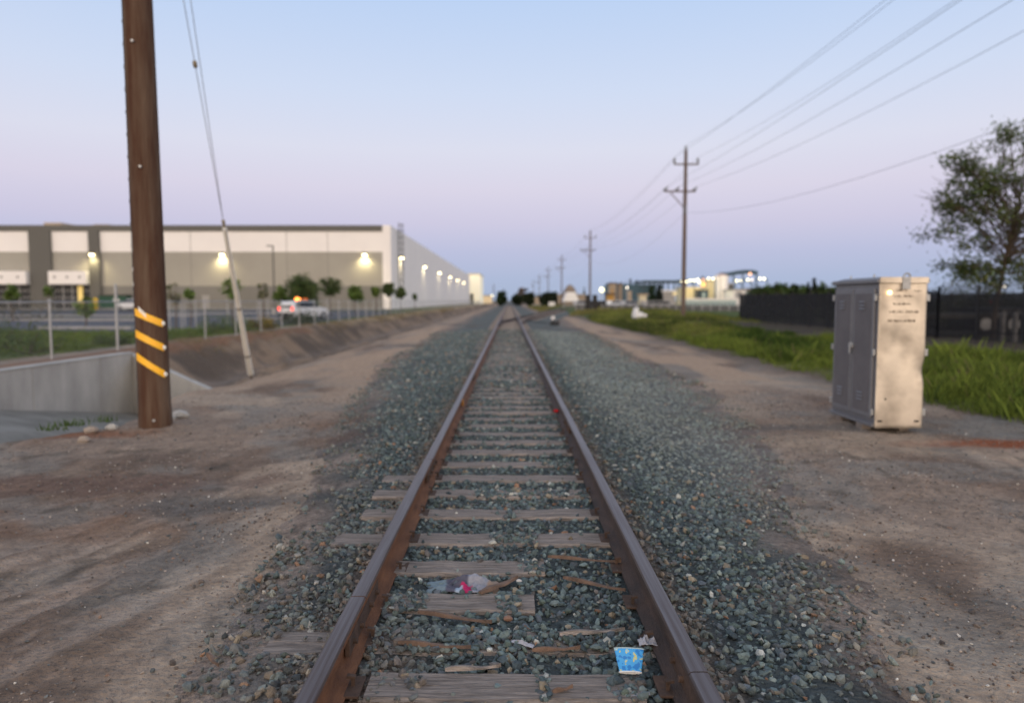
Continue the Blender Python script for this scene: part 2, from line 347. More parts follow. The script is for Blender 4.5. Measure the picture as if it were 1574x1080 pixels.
def dirt_col(x, y):
    a = np.abs(x)
    c = np.zeros(x.shape + (3,)) + np.array((0.2, 0.157, 0.132))
    c = mixc(c, (0.28, 0.225, 0.185), sst(.42, .66, fbm(x * .55 + 4, y * .3, 21)))
    c = mixc(c, (0.125, 0.092, 0.076), sst(.5, .68, fbm(x * .8, y * .4 + 9, 31)) * .9)
    st = fbm((x * .95 - y * .31) * 9 + 1.5 * fbm(x, y, 44), (x * .31 + y * .95) * .6, 41, 5)
    c = mixc(c, (0.11, 0.08, 0.065), sst(.5, .64, st) * .55 * sst(-1.3, -2.4, x) * sst(8.5, 6, y))
    c = mixc(c, (0.26, 0.215, 0.19), sst(.44, .36, st) * .5 * sst(-1.3, -2.4, x) * sst(8.5, 6, y))
    c = mixc(c, (0.17, 0.105, 0.075), sst(.62, .75, fbm(x * .7 + 50, y * .5, 51)) * .5)
    c = mixc(c, (0.16, 0.158, 0.155), sst(.5, .7, fbm(x * 1.3, y * 1.3, 61)) * .55)
    # brown band left of the track, damp patch, red earth beside the cabinet
    def blob(cx, cy, rx, ry, s): return sst(1.25, .45, np.sqrt(((x - cx) / rx) ** 2 + ((y - cy) / ry) ** 2) + (fbm(x * 2, y * 2, s) - .5) * 1.1)
    c = mixc(c, (0.115, 0.078, 0.066), blob(-4.6, 7.1, 2.3, .45, 71) * .85)
    c = mixc(c, (0.085, 0.08, 0.08), blob(-2.4, 6.3, 1.1, .3, 72) * .7)
    c = mixc(c, (0.08, 0.068, 0.06), sst(.66, .78, fbm(x * 5, y * 3.2, 87)) * .7 * sst(16, 8, y))
    c = mixc(c, (0.18, 0.062, 0.032), blob(6.3, 9.2, 1.35, .38, 73))
    c = mixc(c, (0.16, 0.075, 0.045), blob(-6.1, 9.9, 1.0, .3, 74) * .9)
    c = mixc(c, (0.09, 0.09, 0.093), blob(4.6, 10.3, 1.5, .35, 75) * .7)
    c = mixc(c, (0.15, 0.145, 0.14), blob(7.5, 10.3, 2.2, .9, 76) * .8)
    c = mixc(c, (0.27, 0.215, 0.17), blob(4.6, 9.2, 1.5, .9, 77) * .6)
    c = mixc(c, (0.075, 0.068, 0.066), blob(2.7, 4.2, .55, .6, 78) * .35)
    c = mixc(c, (0.29, 0.215, 0.165), sst(9, 20, y) * ((a < 7.2) & (a > 3)) * sst(.42, .62, fbm(x * .9, y * .22, 81)))
    c = c * (1 + .5 * (fbm(x * 6, y * 6, 85, 3) - .5) * sst(14, 8, y))[..., None]
    # darker earth on the shoulder near the grass
    c = mixc(c, (0.1, 0.082, 0.07), sst(6.2, 7.6, x) * sst(10, 16, y) * .8)
    # the ditch bank
    bank = ((x < -6.9) & (x > -11.9))
    c = np.where((bank & (y > 20))[..., None], mixc(np.zeros_like(c) + np.array((0.2, 0.15, 0.115)), (0.1, 0.08, 0.068), sst(.4, .66, fbm(x * 1.4 + y * .2, y * .95, 91, 5))), c)
    c = mixc(c, (0.17, 0.14, 0.125), sst(-8.3, -9.3, x) * sst(-10.2, -9.3, x) * (y > 20) * .8)
    c = mixc(c, (0.3, 0.235, 0.15), sst(-10.7, -11.3, x) * sst(-13, -11.8, x) * sst(40, 60, y) * .8)
    c = mixc(c, (0.17, 0.1, 0.07), sst(-10.8, -11, x) * sst(-12.2, -11.6, x) * (y < 40) * .8)
    # green ground under the grass on both sides
    c = mixc(c, (0.06, 0.05, 0.04), sst(11.5, 13.5, x) * sst(60, 45, y) * (y > 4))
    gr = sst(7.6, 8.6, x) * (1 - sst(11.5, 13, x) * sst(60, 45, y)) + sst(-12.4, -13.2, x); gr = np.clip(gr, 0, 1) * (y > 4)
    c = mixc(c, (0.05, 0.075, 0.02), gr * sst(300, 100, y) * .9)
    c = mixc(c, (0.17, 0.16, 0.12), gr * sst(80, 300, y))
    return c
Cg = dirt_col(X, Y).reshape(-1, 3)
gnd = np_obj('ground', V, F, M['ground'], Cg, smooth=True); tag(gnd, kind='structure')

# ballast bed: a sheet of fines that the stones lie on, with a ragged edge
yb = np.array(list(np.arange(1.3, 14, .09)) + grow(14, .1, 1.02, 1500)); nb_ = 61
U = np.linspace(-1, 1, nb_)
YB = np.repeat(yb[:, None], nb_, 1); UB = np.repeat(U[None, :], len(yb), 0)
wl_ = bed_l(yb) + (fbm(yb * 1.1, yb * 0, 101) - .5) * .5 + .3; wr_ = bed_r(yb) + (fbm(yb * 1.1, yb * 0 + 5, 102) - .5) * .5 + .3
XB = np.where(UB < 0, UB * wl_[:, None], UB * wr_[:, None])
edge = 1 - np.abs(UB)
def bsurf(x, y):    # height of the ballast surface
    a = np.abs(x); return -0.212 - 0.125 * sst(1.35, 3.0, a) + (fbm(x * 3, y * 3, 7, 3) - .5) * .03
ZB = np.maximum(gz(XB, YB), bsurf(XB, YB) - .01) + .03 * sst(0, .12, edge) - .012
bc = np.zeros(XB.shape + (3,)) + np.array((0.075, 0.088, 0.088))
bc = mixc(bc, (0.115, 0.125, 0.12), sst(.4, .65, fbm(XB * 1.2, YB * .5, 111)))
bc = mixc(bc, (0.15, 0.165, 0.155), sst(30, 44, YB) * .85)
bc = mixc(bc, (0.15, 0.115, 0.09), np.exp(-((np.abs(XB) - .93) / .1) ** 2) * .8)
bc = mixc(bc, (0.14, 0.105, 0.085), sst(.56, .7, fbm(XB * 1.1, YB * .7, 115)) * .6)
tf = np.clip(sst(.34, 0.05, edge + (fbm(XB * 3, YB * 2, 113) - .5) * .45), 0, 1)[..., None]; bc = bc * (1 - tf) + dirt_col(XB, YB) * 1.1 * tf
bc = mixc(bc, (0.17, 0.165, 0.15), sst(1.6, 2.2, XB) * sst(3.6, 2.6, XB) * sst(5, 10, YB) * sst(30, 16, YB) * .5)
dl = np.exp(-((XB + .55) ** 2) / .03 - ((YB - 2.85) ** 2) / .12); bc = mixc(bc, (0.2, 0.135, 0.1), np.clip(dl * 1.4, 0, 1))
b0 = (np.arange(len(yb) - 1)[:, None] * nb_ + np.arange(nb_ - 1)[None, :]).ravel()
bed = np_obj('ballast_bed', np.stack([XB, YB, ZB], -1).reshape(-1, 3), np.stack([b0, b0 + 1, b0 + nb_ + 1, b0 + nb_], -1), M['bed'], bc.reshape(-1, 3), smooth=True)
tag(bed, kind='structure')

# ------------------------------------------------------------------ the railway track
TS = [2.45, 3.01, 3.45, 3.89, 4.41, 4.97, 5.57, 6.15, 6.73, 7.31, 7.9, 8.46]
while TS[-1] < 55: TS.append(TS[-1] + .573 + random.uniform(-.015, .015))
RX = 0.77
# how much of each sleeper still shows above the stones (left end, right end, height)
TL0 = [-.7, -.62, -1.2, -.88, -.88, -1.24, -1.16, -1.18] + [random.choice((-1.2, -.9, -.88, -.9, -1.05)) for _ in range(200)]
TL1 = [.86, .58, .84, .14, .22, .86, .85, .86] + [random.choice((.86, .85, .88)) for _ in range(200)]
TZ = [0, 0, -.012, .004, .004, 0, 0, 0] + [random.choice((0, 0, -.006)) for _ in range(200)]
track = empty('railway_track', (0, 2, -0.2), 'long straight railway track with rusty rails running to the horizon', 'railway track')
prof = [(-.076, -.185), (.076, -.185), (.076, -.176), (.02, -.155), (.009, -.14), (.009, -.06), (.014, -.045), (.041, -.036), (.042, -.012), (.035, -.002), (.02, 0.0),
        (-.02, 0.0), (-.035, -.002), (-.042, -.012), (-.041, -.036), (-.014, -.045), (-.009, -.06), (-.009, -.14), (-.02, -.155), (-.076, -.176)]
def rail_mesh(path, mb, y0):
    n = len(prof); vs = []
    for i, (cx, cy) in enumerate(path):
        p, q = path[max(i - 1, 0)], path[min(i + 1, len(path) - 1)]
        t = math.atan2(q[1] - p[1], q[0] - p[0]); nx_, ny_ = math.sin(t), -math.cos(t)
        for (u, z) in prof: vs.append((cx + nx_ * u, cy + ny_ * u, z))
    head = {9, 10, 11, 12, 8}
    for i in range(len(path) - 1):
        for k in range(n):
            mb.mi = 1 if k in (8, 9, 10, 11, 12) else 0
            mb.add([], []); a, b = i * n + k, i * n + (k + 1) % n
            mb.f.append((a + y0, b + y0, b + n + y0, a + n + y0)); mb.m.append(mb.mi)
    mb.v += vs; mb.mi = 0
    mb.f.append(tuple(y0 + k for k in range(n - 1, -1, -1))); mb.m.append(0)
    mb.f.append(tuple(y0 + (len(path) - 1) * n + k for k in range(n))); mb.m.append(0)
def rail(parent, path, dark=False):
    mb = MB(); rail_mesh(path, mb, 0)
    return mb.build('rail', [M['rail_dark'] if dark else M['rail_rust'], M['rail_dark'] if parent is not track else M['rail_head']], parent, smooth=True)
for sx, joints in ((-1, [3.55, 6.72, 14.9, 60]), (1, [2.8, 9.1, 17.3, 60])):
    ends = [0.8] + joints + [2500]
    for a, b in zip(ends[:-1], ends[1:]):
        pts = []; y = a + .004
        stp = (b - a) / max(2, min(8, int((b - a) / 1.5)))
        jx = random.uniform(-.003, .003)
        while y < b - .01: pts.append((sx * RX + jx, y)); y += stp
        pts.append((sx * RX + jx, b - .004))
        rl = rail(track, pts, dark=sx > 0)
        if b < 50:
            jb = MB()
            for s in (-1, 1):
                jb.box((sx * RX + s * .024, b, -.095), (.022, .72, .085))
                for q in (-.28, -.12, .12, .28): jb.tube([(sx * RX + s * .03, b + q, -.095), (sx * RX + s * .056, b + q, -.095)], .016, 6)
            jb.build('joint_bar', M['iron'], rl, bevel=.003)
def tie_mb(y, full, L0, L1, dz0):
    pass; w = .225 + random.uniform(-.012, .01); rot = random.uniform(-.012, .012)
    mb = MB(); nseg = 26 if full else 1; vs = []
    sd = random.uniform(0, 99); zt = -.180 + dz0 + random.uniform(-.006, .006)
    for i in range(nseg + 1):
        x = L0 + (L1 - L0) * i / nseg
        e1 = (float(vn(np.array([x * 5]), np.array([sd]))[0]) - .5) * .022; e2 = (float(vn(np.array([x * 5]), np.array([sd + 30]))[0]) - .5) * .022
        dz = (float(vn(np.array([x * 7]), np.array([sd + 60]))[0]) - .5) * .012
        ya, ybk = y - w / 2 + e1 + x * rot, y + w / 2 + e2 + x * rot; ym = (ya + ybk) / 2 + e1
        vs += [(x, ya, -.40), (x, ya, zt - .014 + dz), (x, ya + .012, zt + dz), (x, ym - .004, zt + dz * .5), (x, ym, zt - (.012 if full else 0) * (dz > .001)), (x, ym + .005, zt), (x, ybk - .012, zt + dz), (x, ybk, zt - .014), (x, ybk, -.40)]
    k = 9
    fs = []
    for i in range(nseg):
        for j in range(k - 1): a = i * k + j; fs.append((a, a + k, a + k + 1, a + 1))
    fs += [tuple(range(k)), tuple(nseg * k + j for j in range(k - 1, -1, -1))]
    return mb.add(vs, fs)
for i, ty in enumerate(TS[:40]):
    t = tie_mb(ty, ty < 12, TL0[i], TL1[i], TZ[i]).build('crosstie', M['tie'], track)
    for sx in (-1, 1):
        if ty > 14: break
        p = MB(); p.box((sx * RX, ty, -.1785), (.26, .17, .012)); p.build('tie_plate', M['iron'], t, bevel=.003)
        for s in (-1, 1):
            if ty > 9.2: break
            q = MB(); yy = ty + random.uniform(-.05, .05)
            q.box((sx * RX + s * .088, yy, -.158), (.016, .016, .05)); q.box((sx * RX + s * .08, yy, -.134), (.038, .024, .012), (0, s * .15, 0))
            q.build('spike', M['iron'], t)
far = MB()
for ty in TS[40:] + list(np.arange(TS[-1] + .57, 240, .573)): far.bb(-1.27, 1.27, ty - .1, ty + .1, -.4, -.185)
tag(far.build('crossties', M['tie'], track), kind='stuff')

sidt = empty('siding_track', (0.4, 45, -0.2), 'siding track curving off to the right from the main line', 'railway track')
for s in (-1, 1):
    pts = [(float(sid(y)) + s * RX * (1 if y > 47 else (1 - .0)), y) for y in list(np.arange(48 if s < 0 else 49, 70, 1.2)) + list(np.arange(70, 330, 10))]
    pts = [(x + (.0 if s > 0 else .03), y) for x, y in pts]
    rail(sidt, pts, dark=True)
for y0, y1, off in ((58, 68, .62), (56, 66, -.62)):     # guard rails and wing rails by the frog
    rail(sidt, [(float(sid(y)) + off + .03 * (k in (0, 5)), y) for k, y in enumerate(np.linspace(y0, y1, 6))], dark=True)
rail(sidt, [(-.66, 47), (-.63, 52), (-.6, 57), (-.6, 64)], dark=True); rail(sidt, [(.66, 56), (.66, 66)], dark=True)
far = MB()
for ty in np.arange(62, 200, .573): c = float(sid(ty)); far.box((c, ty, -.29), (2.5, .2, .2), (0, 0, -.12))
tag(far.build('crossties', M['tie'], sidt), kind='stuff')
# ballast under the siding
yq = np.arange(58, 340, 4.0); cs = sid(yq); Vq = []; 
for y, c in zip(yq, cs):
    for u, z in ((-2.6, -.32), (-1.6, -.22), (1.6, -.21), (2.8, -.33)): Vq.append((c + u, y, z))
b0 = (np.arange(len(yq) - 1)[:, None] * 4 + np.arange(3)[None, :]).ravel()
Cq = np.zeros((len(Vq), 3)) + np.array((.14, .15, .14))
sb = np_obj('siding_ballast', np.array(Vq), np.stack([b0, b0 + 1, b0 + 5, b0 + 4], -1), M['bed'], Cq, smooth=True); tag(sb, kind='structure')

# ------------------------------------------------------------------ stones
def ico(sub):
    import bmesh
    bm = bmesh.new(); bmesh.ops.create_icosphere(bm, subdivisions=sub, radius=1)
    v = np.array([x.co[:] for x in bm.verts]); f = np.array([[q.index for q in p.verts] for p in bm.faces]); bm.free(); return v, f
def stone_templates(sub, n):
    v, f = ico(sub); out = []
    for k in range(n):
        g = np.random.default_rng(100 + k); w = v.copy()
        for _ in range(11):     # knock flat facets off
            d = g.normal(size=3); d /= np.linalg.norm(d); lim = g.uniform(.42, .8); p = w @ d; w = w - np.clip(p - lim, 0, None)[:, None] * d
        w *= np.array([1, g.uniform(.6, .9), g.uniform(.45, .75)]); w *= 1 + g.normal(size=(len(w), 1)) * .03
        out.append(w)
    return out, f
PAL = np.array([(0.065, 0.083, 0.086), (0.09, 0.11, 0.11), (0.05, 0.062, 0.068), (0.12, 0.145, 0.14), (0.082, 0.09, 0.1), (0.075, 0.092, 0.08), (0.16, 0.175, 0.16),
                (0.19, 0.15, 0.11), (0.33, 0.31, 0.28), (0.22, 0.12, 0.075), (0.1, 0.085, 0.078)])
PW = np.array([.2, .19, .13, .13, .1, .08, .05, .04, .02, .01, .05]); PW /= PW.sum()
def scatter(name, pts, size, sub, tmin=0.7, tmax=1.4, pal=PAL, pw=PW, sink=.25, dusty=None):
    T, f = stone_templates(sub, 10); N = len(pts); nv = T[0].shape[0]
    TT = np.array(T)[RNG.integers(0, 10, N)]
    q = RNG.normal(size=(N, 4)); q[:, 1:3] *= .45; q /= np.linalg.norm(q, axis=1)[:, None]
    w, x, y, z = q.T
    Rm = np.stack([1 - 2 * (y * y + z * z), 2 * (x * y - z * w), 2 * (x * z + y * w), 2 * (x * y + z * w), 1 - 2 * (x * x + z * z), 2 * (y * z - x * w), 2 * (x * z - y * w), 2 * (y * z + x * w), 1 - 2 * (x * x + y * y)], -1).reshape(N, 3, 3)
    sc = size * RNG.lognormal(-.04, .42, N); sc = np.clip(sc, size * .45, size * 1.9)
    P = np.einsum('nij,nkj->nki', Rm, TT) * sc[:, None, None]
    P += pts[:, None, :]; P[:, :, 2] += (sc * (.5 - sink))[:, None]
    C = pal[RNG.choice(len(pal), N, p=pw)] * RNG.uniform(tmin, tmax, (N, 1))
    gd = (sst(1.0, 1.8, pts[:, 0]) * sst(4.5, 3.0, pts[:, 0]) * sst(4.5, 9, pts[:, 1]) * (.35 + .65 * fbm(pts[:, 0] * 1.3, pts[:, 1] * .5, 401)))[:, None]
    if pal is PAL: C = C * (1 - gd * .85) + np.array((.22, .23, .215)) * gd * .85 * RNG.uniform(.7, 1.25, (N, 1)); C[:, 1:] *= 1.06
    if dusty is not None: C = C * (1 - dusty[:, None]) + np.array((.17, .135, .11)) * dusty[:, None] * RNG.uniform(.7, 1.2, (N, 1))
    C = np.repeat(C[:, None, :], nv, 1).reshape(-1, 3)
    Fs = (f[None] + (np.arange(N) * nv)[:, None, None]).reshape(-1, 3)
    return np_obj(name, P.reshape(-1, 3), Fs, M['stone'], C, smooth=False)
tsa = np.array(TS)
def ballast_points(n, y0, y1, power=1.0):
    y = y0 + (y1 - y0) * RNG.random(n) ** power; x = RNG.uniform(-1, 1, n); x = np.where(x < 0, x * (bed_l(y) + .35), x * (bed_r(y) + .35))
    lim = np.where(x < 0, bed_l(y), bed_r(y)); e = lim - np.abs(x) + (fbm(x * 1.8, y * 1.8, 121) - .5) * 1.3
    keep = RNG.random(n) < sst(-.3, .4, e) * .97 + .03
    dty = np.abs(y[:, None] - tsa[None, :]).min(1); idx = np.abs(y[:, None] - tsa[None, :]).argmin(1)
    onT = (dty < .115) & (x > np.array(TL0)[np.minimum(idx, 199)]) & (x < np.array(TL1)[np.minimum(idx, 199)])
    cov = fbm(x * 1.6, idx * 7.3, 131, 3)            # tie tops partly buried
    thr = np.where(idx % 5 == 2, .5, .64); thr = np.where(idx == 4, .6, thr); thr = np.where(idx == 1, .53, thr)
    thr = np.where((idx == 2) , .28, thr)
    thr = np.where((idx == 3) | (idx == 4), .68, thr)
    thr = np.where(x < -.9, .62, thr)
    thr = np.where(y > 12, thr - .04, thr)
    keep &= ~onT | (cov > thr) | (RNG.random(n) < .015)
    keep &= ~((np.abs(np.abs(x) - RX) < .085))
    dirtpatch = np.exp(-((x + .55) ** 2) / .03 - ((y - 2.85) ** 2) / .12); keep &= RNG.random(n) > dirtpatch * .93
    hole = (((x + .3) / .3) ** 2 + ((y - 4.13) / .1) ** 2) < 1; keep &= ~hole | (RNG.random(n) < .2)
    x, y, onT, idx = x[keep], y[keep], onT[keep], idx[keep]
    z = bsurf(x, y) + RNG.uniform(-.018, .016, len(x)) * (~onT); z = np.maximum(z, gz(x, y)); z = np.where(onT, -.183, z)
    d = sst(.45, .0, np.where(x < 0, bed_l(y), bed_r(y)) - np.abs(x)) * .6 * RNG.random(len(x))
    d = np.maximum(d, np.exp(-((np.abs(x) - .93) / .09) ** 2) * RNG.random(len(x)) * 1.1)
    d = np.maximum(d, np.exp(-((x + .6) ** 2) / .06 - ((y - 3.0) ** 2) / .4) * RNG.random(len(x)))
    return np.stack([x, y, z], -1), d
P, D = ballast_points(32000, 2.1, 6.2, 1.0); tag(scatter('ballast_stones', P, .0225, 2 if False else 1, dusty=D), kind='stuff')
P, D = ballast_points(46000, 6.2, 14, 1.0); tag(scatter('ballast_stones', P, .023, 0 + 1 if False else 1, dusty=D), kind='stuff')
P, D = ballast_points(52000, 14, 42, 1.1); 
T_ = P.copy(); tag(scatter('ballast_stones', P, .034, 1, dusty=D, tmin=.75, tmax=1.5), kind='stuff')
# pebbles and crumbs of earth lying loose on the dirt
n = 80000; y = 2.2 + 12.5 * RNG.random(n) ** 1.1; x = RNG.uniform(-8, 8, n)
dens = sst(.38, .72, fbm(x * 1.4, y * 1.4, 141)) * .8 + .12
dens += .7 * sst(2.2, .3, np.abs(x - bed_r(y))) * (x > 0) + .3 * sst(1.0, .2, np.abs(-x - bed_l(y))) * (x < 0)
k = (RNG.random(n) < dens) & (x > lip(y) + .05) & ((x < -bed_l(y) - .1) | (x > bed_r(y) + .1)) & (np.abs(x) < .75 * y + .6)
x, y = x[k], y[k]; PE = np.array([(.17, .14, .12), (.12, .1, .09), (.1, .105, .105), (.24, .2, .17), (.15, .1, .075), (.4, .38, .35)])
tag(scatter('loose_pebbles', np.stack([x, y, gz(x, y)], -1), .0095, 1, pal=PE, pw=np.array([.3, .22, .2, .15, .1, .03])), kind='stuff')

n = 9000; y = 2.2 + 11 * RNG.random(n) ** 1.2; x = RNG.uniform(-7.5, 7.5, n)
k = (RNG.random(n) < sst(.45, .72, fbm(x * .9, y * .9, 151)) * .8 + .05) & (x > lip(y) + .1) & ((x < -bed_l(y) + .1) | (x > bed_r(y) - .1)) & (np.abs(x) < .75 * y + .6)
x, y = x[k], y[k]
tag(scatter('dirt_clods', np.stack([x, y, gz(x, y)], -1), .017, 1, pal=np.array([(.1, .08, .068), (.075, .065, .06), (.14, .115, .098), (.07, .078, .08)]), pw=np.array([.35, .25, .25, .15])), kind='stuff')

# ================================================================== LEFT SIDE
# ------------------------------------------------------------------ near utility pole
PX, PY = -5.15, 10.35; PZ = gz1(PX, PY) - .25
pole = empty('utility_pole', (PX, PY, PZ + .25), 'thick brown timber utility pole with three slanted yellow strips, beside the concrete channel', 'utility pole')
mb = MB(); vs = []; n = 40; hs = [i * .3 for i in range(43)]
for i, h in enumerate(hs):
    r = .216 - .0042 * h + (.012 if h < .5 else 0)
    for k in range(n):
        a = 2 * math.pi * k / n; rr = r * (1 + (float(vn(np.array([k * .9]), np.array([h * .25]), 3)[0]) - .5) * .045)
        vs.append((PX - .008 * h + rr * math.cos(a), PY + rr * math.sin(a), PZ + h))
fs = [(i * n + k, i * n + (k + 1) % n, (i + 1) * n + (k + 1) % n, (i + 1) * n + k) for i in range(len(hs) - 1) for k in range(n)] + [tuple((len(hs) - 1) * n + k for k in range(n))]
mb.add(vs, fs).build('shaft', M['pole'], pole, smooth=True)
def pole_pt(ang, z, off): r = .216 - .0042 * (z - PZ) + off; return (PX - .008 * (z - PZ) + r * math.sin(ang), PY - r * math.cos(ang), z)
for (py0, py1) in ((479, 497), (512, 534), (547, 575)):
    z0 = at(214, py0, PY - .1).z; z1 = at(248, py1, PY - .1).z
    mb = MB(); vs = []; N_ = 12
    for i in range(N_ + 1):
        t = i / N_; sx_ = -.93 + 1.6 * t; an = math.asin(sx_) + .42; z = z0 + (z1 - z0) * t    # the pole is seen from its right
        for dz, of in ((-.052, .002), (-.052, .012), (.052, .012), (.052, .002)): vs.append(pole_pt(an, z + dz, of))
    fs = [(i * 4 + j, i * 4 + (j + 1) % 4, (i + 1) * 4 + (j + 1) % 4, (i + 1) * 4 + j) for i in range(N_) for j in range(4)] + [(0, 1, 2, 3), (N_ * 4 + 3, N_ * 4 + 2, N_ * 4 + 1, N_ * 4)]
    st = mb.add(vs, fs).build('reflective_strip', M['yellow'], pole)
    mb = MB(); e = pole_pt(math.asin(.67) + .42, z1, .017); mb.sphere(e, .034, 10, 6, (1, .4, 1)); mb.build('strip_tip', M['silver'], st, smooth=True)
mb = MB(); vs = []
for i in range(7):
    t = i / 6; an = -.05 + .5 * t; z = at(240, 474 + 11 * t, PY - .2).z
    for dz in (-.03, .03):
        for of in (.003, .012): vs.append(pole_pt(an - .3, z + dz, of))
fs = [(i * 4 + a, i * 4 + b, i * 4 + 4 + b, i * 4 + 4 + a) for i in range(6) for a, b in ((0, 1), (1, 3), (3, 2), (2, 0))]
mb.add(vs, fs).build('grey_strip', M['guard'], pole)
mb = MB()
for k in range(30): mb.box(pole_pt(-1.3, PZ + 2.2 + k * .31, .006), (.012, .03, .05), (0, 0, 1.3))
mb.tube([pole_pt(-1.3, PZ + .3, .008), pole_pt(-1.3, PZ + 12, .008)], .007, 6)
mb.build('ground_wire', M['wire'], pole)
for py, h in ((372, .28), (413, .06), (436, .06)):
    p = at(212, py, PY - .2); mb = MB(); mb.box(pole_pt(-1.0, p.z, .006), (.045, .012, h), (0, 0, -1.0)); mb.build('tag', M['galv'], pole)
for (an, z) in ((.35, at(250, 642, PY).z), (.2, PZ + 3.9), (.05, PZ + 5.6), (-.5, PZ + 6.8)):
    mb = MB(); mb.tube([pole_pt(an, z, -.01), pole_pt(an, z, .035)], .02, 8); mb.build('bolt', M['galv'], pole)

# ------------------------------------------------------------------ guy wires
A0 = at(387, 566, z=-.52)
guy = empty('guy_wire', tuple(A0), 'pair of guy wires with insulators meeting at a pale plastic guard in the ground', 'guy wire')
A0.z = gz1(A0.x, A0.y)
T1 = Vector((PX - .03, PY, 9.75)); T2 = Vector((PX + .13, PY + .1, 10.05)); G1 = A0 + (T1 - A0) * .40; print('GUY', T1, G1, at(215, -440, 10.4), at(345, 333, 14.4))
mb = MB(); u = (G1 - A0).normalized(); 
mb.tube([A0 - u * .1, A0 + u * .42], .02, 8); mb.sphere(A0 + u * .42, .035, 8, 6); mb.build('anchor_rod', M['iron'], guy, smooth=True)
Ga = A0 + u * .15
mb = MB(); L = (G1 - A0).length; mb.tube([A0 + u * .4, A0 + u * (L * .45), A0 + u * (L * .965)], [.085, .065, .05], 10); mb.build('guard', M['guard'], guy, smooth=True)
for t in (.52, .2, .8): 
    mb = MB(); c = A0 + u * (L * t); mb.tube([c - u * .03, c + u * .03], .088 - .045 * t, 10); mb.build('strap', M['iron'], guy)
mb = MB(); c = G1; mb.tube([c - u * .18, c + u * .02], [.03, .04], 8); mb.tube([c - u * .5, c - u * .3], [.032, .028], 8); mb.build('clamp', M['strain'], guy, smooth=True)
Ia = G1.lerp(T1, .42); Wa = Wa2 = T1
mb = MB(); mb.tube([G1, Ia], .0075, 6); mb.tube([Ia, Wa2], .0075, 6); mb.build('cable', M['galv'], guy)
mb = MB(); mb.tube([G1, T2], .0075, 6); mb.build('cable', M['galv'], guy)
mb = MB(); d_ = (Wa - Ia).normalized(); mb.tube([Ia - d_ * .075, Ia - d_ * .05, Ia + d_ * .05, Ia + d_ * .075], [.02, .042, .042, .02], 10); mb.build('strain_insulator', M['strain'], guy, smooth=True)

# ------------------------------------------------------------------ concrete channel
wall = empty('concrete_wall', (-10.7, 14, -2), 'stained grey concrete retaining wall of the drainage channel', 'wall')
edges = [6.0, 9.5, 12.9, 15.9, 18.55, 20.2]
for a, b in zip(edges[:-1], edges[1:]):
    mb = MB(); mb.bb(-10.9, -10.62, a + .008, b - .008, -2.4, .02); mb.build('wall_panel', M['concrete'], wall, bevel=.012)
mb = MB(); mb.bb(-10.95, -10.6, 6, 20.2, .022, .05); mb.build('coping', M['concrete'], wall, bevel=.01)
# wing wall across the channel's end, its top falling with the bank
mb = MB(); prof_ = [(-10.9, .045), (-9.6, -.26), (-8.5, -.55), (-7.55, -.78), (-7.2, -1.0), (-7.2, -2.4), (-10.9, -2.4)]
def yw(x): return 20.3 - (x + 10.9) * .66
n = len(prof_); mb.add([(x, yw(x), z) for x, z in prof_] + [(x, yw(x) + .26, z) for x, z in prof_], [tuple(range(n))] + [tuple(range(2 * n - 1, n - 1, -1))] + [(i, i + n, (i + 1) % n + n, (i + 1) % n) for i in range(n)])
tag(mb.build('wing_wall', M['concrete'], bevel=.012, loc=(-9, 19, -2)), 'sloping concrete wing wall closing the channel behind the brown pole', 'wall')
# apron: concrete floor falling away from the foot of the wall
for k, (a, b) in enumerate(((8.5, 15.9), (15.9, 20.6))):
    pass
mb = MB(); fz = lambda y: -.8 - .17 * (y - 15)
ysf = [7, 15.9, 20.4]; vs = []
for y in ysf:
    y_ = min(y, 20.3)
    vs += [(-10.62, y, fz(y)), (-8.6, y, fz(y) - .42), (-6.6, y * .9 + 1, -2.1), (-6.6, y * .9 + 1, -2.4), (-10.62, y, -2.4)]
fs = [(i * 5 + j, i * 5 + j + 1, i * 5 + j + 6, i * 5 + j + 5) for i in range(2) for j in range(4)]
tag(mb.add(vs, fs).build('channel_floor', M['concrete_wet'], loc=(-9, 14, -2)), kind='structure')

# ------------------------------------------------------------------ chain-link fence
fence = empty('chain_link_fence', (-11.8, 15, 0), 'long galvanised chain link fence above the ditch, in front of the warehouse', 'fence')
FX = -11.8; py_ = []
y = 12.2
while len(py_) < 92: py_.append(y); y += 3.12
for i, y in enumerate(py_):
    mb = MB(); z = gz1(FX, y); mb.tube([(FX, y, z - .1), (FX, y, z + (1.5 if i != 3 else 1.95))], .03 if i != 3 else .042, 8); mb.sphere((FX, y, z + (1.51 if i != 3 else 1.96)), .036, 8, 4); mb.build('post', M['galv'], fence, smooth=True)
mb = MB(); mb.tube([(FX, 9, 1.47), (FX, 300, 1.47)], .014, 6); mb.build('top_rail', M['galv'], fence)
mb = MB(); mb.add([(FX + .03, 9, .03), (FX + .03, 300, .03), (FX + .03, 300, 1.46), (FX + .03, 9, 1.46)], [(0, 1, 2, 3)]); mb.build('wire_mesh', M['chain'], fence)

